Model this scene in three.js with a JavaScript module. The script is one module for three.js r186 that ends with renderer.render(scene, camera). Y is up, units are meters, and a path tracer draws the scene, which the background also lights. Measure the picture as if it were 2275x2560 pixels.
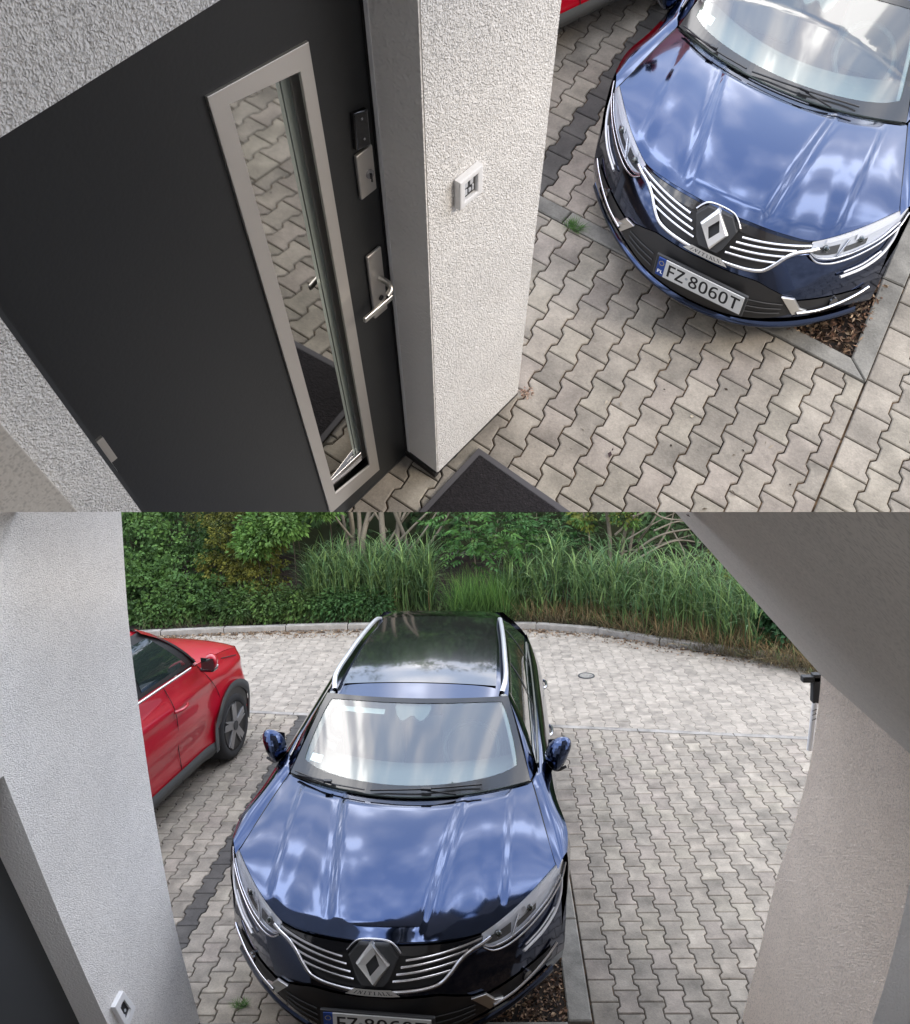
import * as THREE from 'three';
import { mergeGeometries } from 'three/addons/utils/BufferGeometryUtils.js';
import { RoundedBoxGeometry } from 'three/addons/geometries/RoundedBoxGeometry.js';

// ───────────── camera, sky, sun, exposure ─────────────
const scene = new THREE.Scene();
const V3 = (x, y, z) => new THREE.Vector3(x, y, z);
const CAM = V3(-.4981, 3.858, 4.83);
const CAMROT = new THREE.Matrix4().set(.9984, .03165, .04682, 0, -.03832, .98804, .14933, 0, -.04154, -.15089, .98768, 0, 0, 0, 0, 1);
const camera = new THREE.PerspectiveCamera(62.12, 910 / 1024, .05, 900);
camera.position.copy(CAM);
camera.quaternion.setFromRotationMatrix(CAMROT);
camera.updateMatrixWorld(true);
scene.add(camera);

let seed = 7;
const rnd = () => { seed |= 0; seed = seed + 0x6D2B79F5 | 0; let t = Math.imul(seed ^ seed >>> 15, 1 | seed); t = t + Math.imul(t ^ t >>> 7, 61 | t) ^ t; return ((t ^ t >>> 14) >>> 0) / 4294967296; };
const rr = (a, b) => a + (b - a) * rnd();
const mix = (a, b, t) => a + (b - a) * t;
const clamp = (x, a = 0, b = 1) => Math.min(b, Math.max(a, x));
const sstep = (a, b, x) => { const t = clamp((x - a) / (b - a)); return t * t * (3 - 2 * t); };
const hash = (x, y, s) => { let h = Math.imul(x, 374761393) + Math.imul(y, 668265263) + Math.imul(s, 974634793) | 0; h = Math.imul(h ^ h >>> 13, 1274126177); return ((h ^ h >>> 16) >>> 0) / 4294967296; };
function vnoise(x, y, per, s) {          // value noise, tiles every `per` cells
  const xi = Math.floor(x), yi = Math.floor(y), fx = x - xi, fy = y - yi, m = a => ((a % per) + per) % per;
  const u = fx * fx * (3 - 2 * fx), v = fy * fy * (3 - 2 * fy);
  return mix(mix(hash(m(xi), m(yi), s), hash(m(xi + 1), m(yi), s), u), mix(hash(m(xi), m(yi + 1), s), hash(m(xi + 1), m(yi + 1), s), u), v);
}
const fbm = (x, y, per, s, oct = 4) => { let a = .5, r = 0, n = 0; for (let i = 0; i < oct; i++) { r += a * vnoise(x, y, per, s + i); n += a; x *= 2; y *= 2; per *= 2; a *= .5; } return r / n; };
// clouded evening sky: bright broken cover, brighter overhead, over blue-grey
function makeSky() {
  const W = 1024, H = 512, d = new Float32Array(W * H * 4);
  for (let j = 0; j < H; j++) for (let i = 0; i < W; i++) {
    const el = ((j + .5) / H - .5) * Math.PI, az = ((i + .5) / W - .5) * 2 * Math.PI, y = Math.sin(el), c = Math.cos(el), k = (j * W + i) * 4;
    let col;
    if (y <= 0) col = [.6, .6, .6];
    else {
      const q = 6.8 / (y + .30), X = Math.cos(az) * c * q + 40, Z = Math.sin(az) * c * q + 40;
      const n = fbm(X, Z, 512, 11, 6), n2 = fbm(X * .45 + 9, Z * .45, 512, 31, 4);
      const cl = sstep(.36, .66, n * .72 + n2 * .28), hot = sstep(.57, .68, n * .8 + n2 * .2);
      const up = .62 + .75 * y;
      col = [mix(.56, 1.24, cl) + hot * 1.15, mix(.68, 1.23, cl) + hot * 1.12, mix(.92, 1.29, cl) + hot * 1.05].map(v => v * up * 2.35);
    }
    d[k] = col[0]; d[k + 1] = col[1]; d[k + 2] = col[2]; d[k + 3] = 1;
  }
  const t = new THREE.DataTexture(d, W, H, THREE.RGBAFormat, THREE.FloatType);
  t.mapping = THREE.EquirectangularReflectionMapping; t.magFilter = THREE.LinearFilter; t.minFilter = THREE.LinearFilter; t.needsUpdate = true;
  return t;
}
const skyTex = makeSky();
scene.background = skyTex; scene.environment = skyTex;
const sun = new THREE.DirectionalLight(0xfff0dc, 1.7);
sun.position.set(19, 4.2, 12); sun.target.position.set(-1, 0, -3);
sun.castShadow = true; sun.shadow.radius = 28; sun.shadow.mapSize.set(2048, 2048);
Object.assign(sun.shadow.camera, { left: -16, right: 16, top: 16, bottom: -16, near: 1, far: 60 });
scene.add(sun, sun.target);
const EXPOSURE = 1.1;

// ───────────── the two places ─────────────
// The lower picture's place is the world itself (y up). The upper picture's place stands on a steep terrace above it.
const SU = .87, CAMU = V3(-.3, 3.0983, 2.7046);
const RU = new THREE.Matrix4().set(.82848, .05483, -.55732, 0, -.48036, .58114, -.65691, 0, .28786, .81196, .5078, 0, 0, 0, 0, 1);
const MU4 = new THREE.Matrix4().makeTranslation(CAM.x, CAM.y, CAM.z).multiply(RU).multiply(new THREE.Matrix4().makeTranslation(-CAMU.x, -CAMU.y, -CAMU.z));
// door wall of the terrace: p along the wall away from the viewer, y up, n out of the wall
const WALL = new THREE.Matrix4().set(.12699, 0, .9919, -1.3246, 0, 1, 0, 0, -.9919, 0, .12699, 1.2905, 0, 0, 0, 1);
const MW4 = MU4.clone().multiply(WALL);
const SEAM_N = V3(.03165, .98804, -.15089);
const seamD = p => SEAM_N.x * (p.x - CAM.x) + SEAM_N.y * (p.y - CAM.y) + SEAM_N.z * (p.z - CAM.z);
const camInv = CAMROT.clone().transpose();
function toFrame(p) { const q = p.clone().sub(CAM).applyMatrix4(camInv); return [455 + 850 * q.x / -q.z, 512 - 850 * q.y / -q.z, -q.z]; }
const inFrame = (p, m = 20, y0 = 0, y1 = 1024) => { const [x, y, d] = toFrame(p); return d > .1 && x > -m && x < 910 + m && y > y0 - m && y < y1 + m; };

// ───────────── helpers ─────────────
const used = new Map();
function numbered(n) { const k = used.get(n) || 0; used.set(n, k + 1); return k ? `${n}_${String(k).padStart(3, '0')}` : n; }
function tag(o, label, category, group, kind) { if (label) o.userData.label = label; if (category) o.userData.category = category; if (group) o.userData.group = group; if (kind) o.userData.kind = kind; return o; }
function thing(name, label, category, group) { const o = new THREE.Group(); o.name = numbered(name); scene.add(o); return tag(o, label, category, group); }
function struct(name) { const o = new THREE.Group(); o.name = numbered(name); scene.add(o); o.userData.kind = 'structure'; return o; }
function part(name, geo, mat, parent, label) {
  const m = new THREE.Mesh(Array.isArray(geo) ? merge(geo) : geo, mat); m.name = name; m.castShadow = m.receiveShadow = true; parent.add(m);
  if (label) m.userData.label = label; return m;
}
function merge(list) {
  const gs = list.map(g => { let h = g.index ? g.toNonIndexed() : g.clone(); for (const k of Object.keys(h.attributes)) if (!['position', 'normal', 'uv', 'color'].includes(k)) h.deleteAttribute(k); return h; });
  const col = gs.some(g => g.attributes.color);
  for (const g of gs) {
    const n = g.attributes.position.count;
    if (!g.attributes.uv) g.setAttribute('uv', new THREE.BufferAttribute(new Float32Array(n * 2), 2));
    if (!g.attributes.normal) g.computeVertexNormals();
    if (!col) g.deleteAttribute('color'); else if (!g.attributes.color) g.setAttribute('color', new THREE.BufferAttribute(new Float32Array(n * 3).fill(1), 3));
  }
  return gs.length === 1 ? gs[0] : mergeGeometries(gs, false);
}
function raw(pos, idx, uv) {
  const g = new THREE.BufferGeometry(); g.setAttribute('position', new THREE.Float32BufferAttribute(pos, 3));
  if (uv) g.setAttribute('uv', new THREE.Float32BufferAttribute(uv, 2)); if (idx) g.setIndex(idx); g.computeVertexNormals(); return g;
}
function sheet(nu, nv, f, su = 1, sv = 1) {
  const p = [], uv = [], ix = [];
  for (let j = 0; j <= nv; j++) for (let i = 0; i <= nu; i++) { p.push(...f(i / nu, j / nv)); uv.push(i / nu * su, j / nv * sv); }
  for (let j = 0; j < nv; j++) for (let i = 0; i < nu; i++) { const a = j * (nu + 1) + i, b = a + 1, c = a + nu + 1, d = c + 1; ix.push(a, b, d, a, d, c); }
  return raw(p, ix, uv);
}
const flip = g => { const i = g.index.array; for (let k = 0; k < i.length; k += 3) { const t = i[k]; i[k] = i[k + 1]; i[k + 1] = t; } g.computeVertexNormals(); return g; };
function box(w, h, d, x = 0, y = 0, z = 0, r = 0) { const g = r ? new RoundedBoxGeometry(w, h, d, 2, Math.min(r, w / 2.1, h / 2.1, d / 2.1)) : new THREE.BoxGeometry(w, h, d); g.translate(x, y, z); return g; }
function tube(pts, r, rs = 7, seg = 0, closed = false) { const c = new THREE.CatmullRomCurve3(pts.map(p => V3(...p)), closed, 'centripetal'); return new THREE.TubeGeometry(c, seg || Math.max(6, pts.length * 4), r, rs, closed); }
function extr(pts, depth, bev = 0, holes = []) {
  const s = new THREE.Shape(pts.map(p => new THREE.Vector2(...p))); for (const h of holes) s.holes.push(new THREE.Path(h.map(p => new THREE.Vector2(...p))));
  return new THREE.ExtrudeGeometry(s, { depth, bevelEnabled: bev > 0, bevelThickness: bev, bevelSize: bev, bevelOffset: -bev, bevelSegments: 2, curveSegments: 10 });
}
function boxUV(g, k = 1) {             // uv in metres, by the way each face points
  g = g.index ? g.toNonIndexed() : g; g.computeVertexNormals();
  const p = g.attributes.position, n = g.attributes.normal, uv = new Float32Array(p.count * 2);
  for (let t = 0; t < p.count; t += 3) {
    const e1 = V3().fromBufferAttribute(p, t + 1).sub(V3().fromBufferAttribute(p, t)), e2 = V3().fromBufferAttribute(p, t + 2).sub(V3().fromBufferAttribute(p, t)), f = e1.cross(e2);
    const a = Math.abs(f.x), b = Math.abs(f.y), c = Math.abs(f.z);
    for (let i = t; i < t + 3; i++) { const x = p.getX(i), y = p.getY(i), z = p.getZ(i); const [u, v] = a >= b && a >= c ? [z, y] : b >= c ? [x, z] : [x, y]; uv[i * 2] = u * k; uv[i * 2 + 1] = v * k; }
  }
  g.setAttribute('uv', new THREE.BufferAttribute(uv, 2)); return g;
}
// keep the side of a geometry where dist(point in world) >= 0
function clip(g, m4, dist) {
  g = g.index ? g.toNonIndexed() : g;
  const names = Object.keys(g.attributes).filter(k => ['position', 'normal', 'uv', 'color'].includes(k)), out = {}; for (const k of names) out[k] = [];
  const n = g.attributes.position.count, v = V3(), D = new Float32Array(n);
  for (let i = 0; i < n; i++) D[i] = dist(v.fromBufferAttribute(g.attributes.position, i).applyMatrix4(m4));
  const get = (k, i) => { const a = g.attributes[k], r = []; for (let c = 0; c < a.itemSize; c++) r.push(a.array[i * a.itemSize + c]); return r; };
  for (let t = 0; t < n; t += 3) {
    const vs = [t, t + 1, t + 2]; if (vs.every(i => D[i] < 0)) continue;
    let poly = [];
    for (let e = 0; e < 3; e++) { const i = vs[e], j = vs[(e + 1) % 3]; if (D[i] >= 0) poly.push([i, i, 0]); if ((D[i] >= 0) !== (D[j] >= 0)) poly.push([i, j, D[i] / (D[i] - D[j])]); }
    for (let e = 1; e + 1 < poly.length; e++) for (const q of [poly[0], poly[e], poly[e + 1]]) for (const k of names) { const a = get(k, q[0]), b = get(k, q[1]); out[k].push(...a.map((x, c) => mix(x, b[c], q[2]))); }
  }
  const r = new THREE.BufferGeometry(); for (const k of names) r.setAttribute(k, new THREE.Float32BufferAttribute(out[k], g.attributes[k].itemSize)); return r;
}
const clipU = (g, m = MW4) => clip(g, m, p => seamD(p));
const clipL = g => clip(g, new THREE.Matrix4(), p => -seamD(p));
// two-dimensional polygon cut: keep a*x + b*y <= c
function cut(poly, a, b, c) {
  const o = []; for (let i = 0; i < poly.length; i++) { const p = poly[i], q = poly[(i + 1) % poly.length], dp = c - a * p[0] - b * p[1], dq = c - a * q[0] - b * q[1]; if (dp >= 0) o.push(p); if ((dp >= 0) !== (dq >= 0)) { const t = dp / (dp - dq); o.push([mix(p[0], q[0], t), mix(p[1], q[1], t)]); } } return o;
}
const area = p => { let s = 0; for (let i = 0; i < p.length; i++) { const q = p[(i + 1) % p.length]; s += p[i][0] * q[1] - q[0] * p[i][1]; } return s / 2; };
const pl = (tab, x) => { if (x <= tab[0][0]) return tab[0][1]; for (let i = 0; i + 1 < tab.length; i++) if (x <= tab[i + 1][0]) { const t = (x - tab[i][0]) / (tab[i + 1][0] - tab[i][0]); return mix(tab[i][1], tab[i + 1][1], t); } return tab[tab.length - 1][1]; };
const spl = (tab, x) => {     // smooth (monotone cubic) table
  const n = tab.length; if (x <= tab[0][0]) return tab[0][1]; if (x >= tab[n - 1][0]) return tab[n - 1][1];
  let i = 0; while (x > tab[i + 1][0]) i++; const d = k => (tab[k + 1][1] - tab[k][1]) / (tab[k + 1][0] - tab[k][0]);
  const m = k => k === 0 ? d(0) : k === n - 1 ? d(n - 2) : d(k - 1) * d(k) <= 0 ? 0 : 2 * d(k - 1) * d(k) / (d(k - 1) + d(k));
  const h = tab[i + 1][0] - tab[i][0], t = (x - tab[i][0]) / h, t2 = t * t, t3 = t2 * t;
  return (2 * t3 - 3 * t2 + 1) * tab[i][1] + (t3 - 2 * t2 + t) * h * m(i) + (-2 * t3 + 3 * t2) * tab[i + 1][1] + (t3 - t2) * h * m(i + 1);
};
// ───────────── textures ─────────────
function canvasTex(w, h, draw) { const c = document.createElement('canvas'); c.width = w; c.height = h; draw(c.getContext('2d'), w, h); const t = new THREE.CanvasTexture(c); t.colorSpace = THREE.SRGBColorSpace; t.anisotropy = 8; return t; }
function dataTex(n, f, srgb, rep) {
  const d = new Uint8Array(n * n * 4);
  for (let j = 0; j < n; j++) for (let i = 0; i < n; i++) { const v = f(i / n, j / n), k = (j * n + i) * 4; if (Array.isArray(v)) { d[k] = 255 * clamp(v[0]); d[k + 1] = 255 * clamp(v[1]); d[k + 2] = 255 * clamp(v[2]); } else d[k] = d[k + 1] = d[k + 2] = 255 * clamp(v); d[k + 3] = 255; }
  const t = new THREE.DataTexture(d, n, n); t.wrapS = t.wrapT = THREE.RepeatWrapping; t.magFilter = THREE.LinearFilter; t.minFilter = THREE.LinearMipmapLinearFilter; t.generateMipmaps = true; if (srgb) t.colorSpace = THREE.SRGBColorSpace; if (rep) t.repeat.set(rep, rep); t.needsUpdate = true; return t;
}
const worm = (u, v, f, s) => { const n = vnoise(u * f + .6 * vnoise(u * f, v * f, f, s + 5), v * f, f, s); return 1 - Math.abs(2 * n - 1); };
const T = {
  plaster: dataTex(1024, (u, v) => .5 * worm(u, v, 96, 3) + .3 * vnoise(u * 190, v * 190, 190, 4) + .2 * worm(u, v, 150, 9), false, 2.0),
  plasterFine: dataTex(512, (u, v) => .6 * vnoise(u * 120, v * 120, 120, 14) + .4 * vnoise(u * 250, v * 250, 250, 15), false, 1.2),
  plasterCol: dataTex(512, (u, v) => { const w = .90 + .10 * sstep(.2, .7, worm(u, v, 130, 21)) - .06 * fbm(u * 6, v * 6, 6, 8); return [w, w, w]; }, true, 1.2),
  concrete: dataTex(1024, (u, v) => { const f = fbm(u * 9, v * 9, 9, 41, 5), g = vnoise(u * 300, v * 300, 300, 42), h = vnoise(u * 110, v * 110, 110, 43); let a = .82 + .30 * (f - .5) + .07 * (g - .5) + .06 * (h - .5); if (g > .96) a += .07; if (h < .04) a -= .08; const st = fbm(u * 4 + 3, v * 4, 4, 91, 4); if (st > .62) a -= .55 * (st - .62); return [a, a * .985, a * .965]; }, true, 1),
  concreteBump: dataTex(512, (u, v) => .6 * vnoise(u * 150, v * 150, 150, 52) + .4 * vnoise(u * 50, v * 50, 50, 53), false, 1),
  soil: dataTex(512, (u, v) => { const f = fbm(u * 14, v * 14, 14, 61, 5), g = vnoise(u * 120, v * 120, 120, 62); const a = .5 + .7 * (f - .5) + .5 * (g - .5); return [a, a * .82, a * .64]; }, true, .8),
  rubber: dataTex(512, (u, v) => { const g = vnoise(u * 160, v * 160, 160, 72), h = vnoise(u * 40, v * 40, 40, 73), w = hash(Math.floor(u * 170), Math.floor(v * 170), 5); let a = .42 + .25 * (g - .5) + .1 * h; if (w > .9975) a = .95; return [a, a * .95, a * .97]; }, true, 1.6),
  brushed: dataTex(256, (u, v) => .5 + .5 * vnoise(u * 3, v * 120, 240, 82), false, 3),
};
const std = (c, o = {}) => new THREE.MeshStandardMaterial(Object.assign({ color: new THREE.Color().setRGB(...c), roughness: .8 }, o));
const phys = (c, o = {}) => new THREE.MeshPhysicalMaterial(Object.assign({ color: new THREE.Color().setRGB(...c), roughness: .5 }, o));
const M = {
  plaster: std([.88, .86, .825], { map: T.plasterCol, bumpMap: T.plaster, bumpScale: .0058, roughness: .95 }),
  plasterWarm: std([.92, .79, .665], { map: T.plasterCol, bumpMap: T.plaster, bumpScale: .016, roughness: .95 }),
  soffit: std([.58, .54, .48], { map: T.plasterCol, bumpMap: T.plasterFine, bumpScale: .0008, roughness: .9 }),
  reveal: std([.82, .80, .77], { bumpMap: T.plasterFine, bumpScale: .004, roughness: .95 }),
  door: std([.019, .0205, .022], { roughness: .46, bumpMap: T.plasterFine, bumpScale: .0002 }),
  doorDark: std([.03, .032, .034], { roughness: .5 }),
  steel: std([.56, .545, .52], { metalness: 1, roughness: .34, roughnessMap: T.brushed }),
  alloy: std([.30, .30, .31], { metalness: .8, roughness: .35 }), steelFlat: std([.66, .635, .60], { metalness: .85, roughness: .45, bumpMap: T.brushed, bumpScale: .0001 }),
  mirrorGlass: phys([.47, .47, .455], { metalness: 1, roughness: .03 }),
  glassEdge: phys([.38, .43, .40], { roughness: .12, metalness: .4 }),
  black: std([.012, .012, .013], { roughness: .45 }),
  blackGloss: phys([.010, .010, .012], { roughness: .12, clearcoat: 1, clearcoatRoughness: .05 }),
  plastic: std([.035, .036, .038], { roughness: .6 }),
  greyClad: std([.075, .078, .078], { roughness: .62 }),
  white: std([.80, .80, .80], { roughness: .4 }),
  chrome: std([.50, .50, .52], { metalness: 1, roughness: .24 }),
  satin: std([.72, .71, .68], { metalness: 1, roughness: .3 }),
  silver: std([.74, .75, .78], { metalness: .7, roughness: .3 }),
  blue: phys([.038, .056, .112], { metalness: 1, roughness: .09, clearcoat: .35, clearcoatRoughness: .02 }),
  red: phys([.40, .001, .014], { metalness: 0, roughness: .35, clearcoat: 1, clearcoatRoughness: .03 }),
  windshield: phys([.84, .96, .93], { roughness: 0, transmission: 1, thickness: 0, ior: 2.05 }),
  glassDark: phys([.016, .024, .023], { roughness: .03, clearcoat: 1, clearcoatRoughness: .02, ior: 1.6 }),
  glassGrey: phys([.22, .30, .28], { roughness: 0, transmission: 1, thickness: 0, ior: 1.55 }),
  lens: phys([.95, .97, 1], { roughness: .02, transmission: 1, thickness: 0, ior: 1.5 }),
  lampBack: std([.66, .68, .72], { metalness: .35, roughness: .35 }), emblem: std([.86, .86, .85], { metalness: .9, roughness: .36 }),
  drl: phys([.72, .73, .76], { roughness: .15, clearcoat: 1 }),
  tyre: std([.022, .022, .023], { roughness: .85 }),
  inside: std([.40, .41, .39], { roughness: .8 }), seat: std([.30, .31, .30], { roughness: .85 }), dash: std([.12, .125, .12], { roughness: .8 }),
  frit: phys([.03, .031, .032], { roughness: .12, ior: 1.5 }),
  kerb: std([.33, .325, .30], { map: T.concrete, bumpMap: T.concreteBump, bumpScale: .0015, roughness: .95 }),
  kerbLight: std([.44, .43, .41], { map: T.concrete, bumpMap: T.concreteBump, bumpScale: .0015, roughness: .95 }),
  sandLight: std([.36, .335, .30], { map: T.soil, roughness: 1 }), bounceGround: std([.40, .385, .36], { map: T.concrete, roughness: 1 }), sand: std([.24, .222, .19], { map: T.soil, roughness: 1 }), soil: std([.05, .038, .025], { map: T.soil, roughness: 1 }),
  mat: std([.055, .05, .054], { map: T.rubber, bumpMap: T.plasterFine, bumpScale: .004, roughness: 1 }), matEdge: std([.07, .066, .07], { roughness: .8 }),
  bark: std([.27, .24, .19], { map: T.concrete, roughness: 1 }), barkDark: std([.07, .055, .04], { map: T.concrete, roughness: 1 }),
  leaf: phys([1, 1, 1], { vertexColors: true, roughness: .75, transmission: .32, thickness: 0, specularIntensity: .35 }),
  leafSolid: std([1, 1, 1], { vertexColors: true, roughness: .85 }),
};
const PAVER = [[.425, .388, .335], [.400, .370, .322], [.455, .418, .362], [.375, .345, .300], [.415, .374, .330], [.435, .403, .342]].map(c => std(c, { map: T.concrete, bumpMap: T.concreteBump, bumpScale: .0013, roughness: .95 }));
const PAVERPALE = [[.452, .417, .366], [.446, .412, .362], [.458, .424, .374], [.449, .414, .365]].map(c => std(c, { map: T.concrete, roughness: .95 }));
const PAVERDARK = [[.115, .112, .11], [.13, .125, .12]].map(c => std(c, { map: T.concrete, bumpMap: T.concreteBump, bumpScale: .0013, roughness: .95 }));
const PAVERVC = std([1, 1, 1], { vertexColors: true, map: T.concrete, roughness: .95 });
//@@PAVING
// ───────────── paving ─────────────
function paverGeo(poly, top = 0, ch = .005, deep = .022, uo = 0, vo = 0) {
  if (area(poly) < 0) poly = poly.slice().reverse();
  const n = poly.length, ins = poly.map((p, i) => {
    const a = poly[(i + n - 1) % n], b = poly[(i + 1) % n]; let e1 = [p[0] - a[0], p[1] - a[1]], e2 = [b[0] - p[0], b[1] - p[1]];
    const l1 = Math.hypot(...e1) || 1, l2 = Math.hypot(...e2) || 1, n1 = [-e1[1] / l1, e1[0] / l1], n2 = [-e2[1] / l2, e2[0] / l2];
    let m = [n1[0] + n2[0], n1[1] + n2[1]]; const k = ch / Math.max(.45, (m[0] * m[0] + m[1] * m[1]) / 2); return [p[0] + m[0] * k, p[1] + m[1] * k];
  });
  const pos = [], uv = [], put = (q, y) => { pos.push(q[0], y, q[1]); uv.push(q[0] + uo, q[1] + vo); };
  for (const t of THREE.ShapeUtils.triangulateShape(ins.map(p => new THREE.Vector2(...p)), [])) { const q = t.map(i => ins[i]); const s = (q[1][0] - q[0][0]) * (q[2][1] - q[0][1]) - (q[2][0] - q[0][0]) * (q[1][1] - q[0][1]); for (const p of s > 0 ? [q[0], q[2], q[1]] : q) put(p, top); }
  const ring = (A, ya, B, yb) => { for (let i = 0; i < n; i++) { const j = (i + 1) % n; put(A[i], ya); put(A[j], ya); put(B[j], yb); put(A[i], ya); put(B[j], yb); put(B[i], yb); } };
  ring(ins, top, poly, top - ch * .9); ring(poly, top - ch * .9, poly, top - deep);
  return raw(pos, null, uv);
}
// one paving block shaped like a double T: 20 cm long, wide at both ends, narrow at the waist; columns are .1408 m apart
const GAP = .0034;
function doubleT(flatL = 0, flatR = 0) {
  const w = .0822 - GAP, s = .0586 - GAP, h = .1 - GAP;
  const R = flatR ? [[flatR, -h], [flatR, h]] : [[w, -h], [w, -.064], [s, -.041], [s, .041], [w, .064], [w, h]];
  const L = flatL ? [[-flatL, h], [-flatL, -h]] : [[-w, h], [-w, .064], [-s, .041], [-s, -.041], [-w, -.064], [-w, -h]];
  return [...R, ...L];
}
const BLOCK = doubleT();
function layBlocks(parent, list, limit, scale, far) {     // list: {poly, mats, top, world}
  const E = V3(); for (const b of list) b.d = b.world.distanceTo(CAM);
  list.sort((a, b) => a.d - b.d);
  const rest = [];
  list.forEach((b, i) => {
    if (i < limit) { const o = part('paver', b.m4 ? clipU(paverGeo(b.poly, b.top, .005 * scale, .022, b.uo, b.vo), b.m4) : paverGeo(b.poly, b.top, .005 * scale, .022, b.uo, b.vo), b.mat, parent); if (b.m4) o.applyMatrix4(b.m4); }
    else { let g = paverGeo(b.poly, b.top, .005 * scale, .015, b.uo, b.vo); if (b.m4) g = clipU(g, b.m4).applyMatrix4(b.m4); const c = b.mat.color, k = new Float32Array(g.attributes.position.count * 3); for (let q = 0; q < k.length; q += 3) { k[q] = c.r; k[q + 1] = c.g; k[q + 2] = c.b; } g.setAttribute('color', new THREE.BufferAttribute(k, 3)); rest.push(g); }
  });
  if (rest.length) { const o = part('paver_field', rest, PAVERVC, parent); o.userData.kind = 'stuff'; }
}
const tone = () => PAVER[Math.floor(rnd() * PAVER.length)];

// ground of the lower place
const ground = struct('ground');
part('ground_sheet', (() => { const g = new THREE.PlaneGeometry(500, 500, 8, 8); g.rotateX(-Math.PI / 2); g.translate(0, -.06, -60); return boxUV(g, .25); })(), M.bounceGround, ground);  // out of view; made pale to bounce light onto the upper wall
const KERB = [[-12, -7.7], [-9, -8.05], [-6.5, -8.24], [-4.94, -8.38], [-3.5, -8.4], [-2.07, -8.36], [-.6, -8.25], [.78, -7.98], [1.4, -7.5], [2.96, -6.57], [3.57, -6.2], [5, -5.3], [7, -4]];
const kz = x => { for (let i = 0; i + 1 < KERB.length; i++) if (x <= KERB[i + 1][0]) return mix(KERB[i][1], KERB[i + 1][1], (x - KERB[i][0]) / (KERB[i + 1][0] - KERB[i][0])); return KERB[KERB.length - 1][1]; };
const edgeZ = x => -4.2 + .17 * (x - .6);       // where the parking bays meet the lane
{
  const bays = struct('parking_paving');
  part('bedding', (() => { const g = box(9, .02, 6.5, .3, -.025, -1.1); return boxUV(g, .6); })(), M.sand, bays);
  const list = [];
  const add = (poly, X, Z, arr, mats) => { if (poly.length < 3 || Math.abs(area(poly)) < .0012) return; const w = V3(X, 0, Z); if (!inFrame(w, 26, 512, 1024)) return; arr.push({ poly, world: w, mat: mats[Math.floor(rnd() * mats.length)], top: rr(-.0012, .0012), uo: rnd() * 3, vo: rnd() * 3 }); };
  const cutEdge = (p, near) => near ? cut(p, .17, -1, 4.2 + .102 - .012) : cut(p, -.17, 1, -4.302 - .07);
  for (let c = 0; c < 22; c++) for (let r = -5; r < 26; r++) {
    const X = .099 + .1408 * c, Z = -.2 * r + (c % 2 ? 0 : -.1);
    let p = (c ? BLOCK : doubleT(.093)).map(q => [q[0] + X, q[1] + Z]); p = cutEdge(p, true);
    if (X > .95 + .35 && Z > .17) continue;
    add(p, X, Z, list, PAVER);
  }
  const dark = 20;
  for (let c = 1; c < 34; c++) for (let r = -5; r < 26; r++) {
    const X = -.6 - .1408 * c, Z = -.2 * r + (c % 2 ? 0 : -.1); if (X > -1.05 || X < -4.2) continue;
    let p = BLOCK.map(q => [q[0] + X, q[1] + Z]); p = cutEdge(p, true);
    add(p, X, Z, list, Math.abs(X + 2.91) < .072 ? PAVERDARK : PAVER);
  }
  layBlocks(bays, list, 300, 1);
  const lane = struct('lane_paving');
  part('bedding', (() => { const g = raw([-14, -.013, edgeZ(-14), 9, -.013, edgeZ(9), 9, -.013, -9, -14, -.013, -9.2], [0, 1, 2, 0, 2, 3], [0, 0, 9, 0, 9, 3, 0, 3]); return g; })(), M.sandLight, lane);
  const l2 = [];
  for (let c = -60; c < 50; c++) for (let r = 0; r < 32; r++) {
    const X = .03 + .1408 * c, Z = -3.2 - .2 * r + (c % 2 ? 0 : -.1);
    if (Z < kz(X) + .12 || Z > edgeZ(X) + .2) continue;
    let p = BLOCK.map(q => [q[0] + X, q[1] + Z]); p = p.map(q => [X + (q[0] - X) * 1.035, Z + (q[1] - Z) * 1.025]); p = cutEdge(p, false); add(p, X, Z, l2, PAVERPALE);
  }
  layBlocks(lane, l2, 0, .5);
  const edging = thing('edging_strip', 'flush pale concrete edging row between the parking bays and the lane', 'edging');
  for (let x = -7; x < 6; x += 1) { const z0 = edgeZ(x), z1 = edgeZ(x + 1); part('edging_stone', paverGeo([[x + .003, z0 + .004], [x + .997, z1 + .004], [x + .994, z1 - .07], [x + .006, z0 - .07]], .001, .002, .03, x, 0), M.kerbLight, edging); }
}
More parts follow.
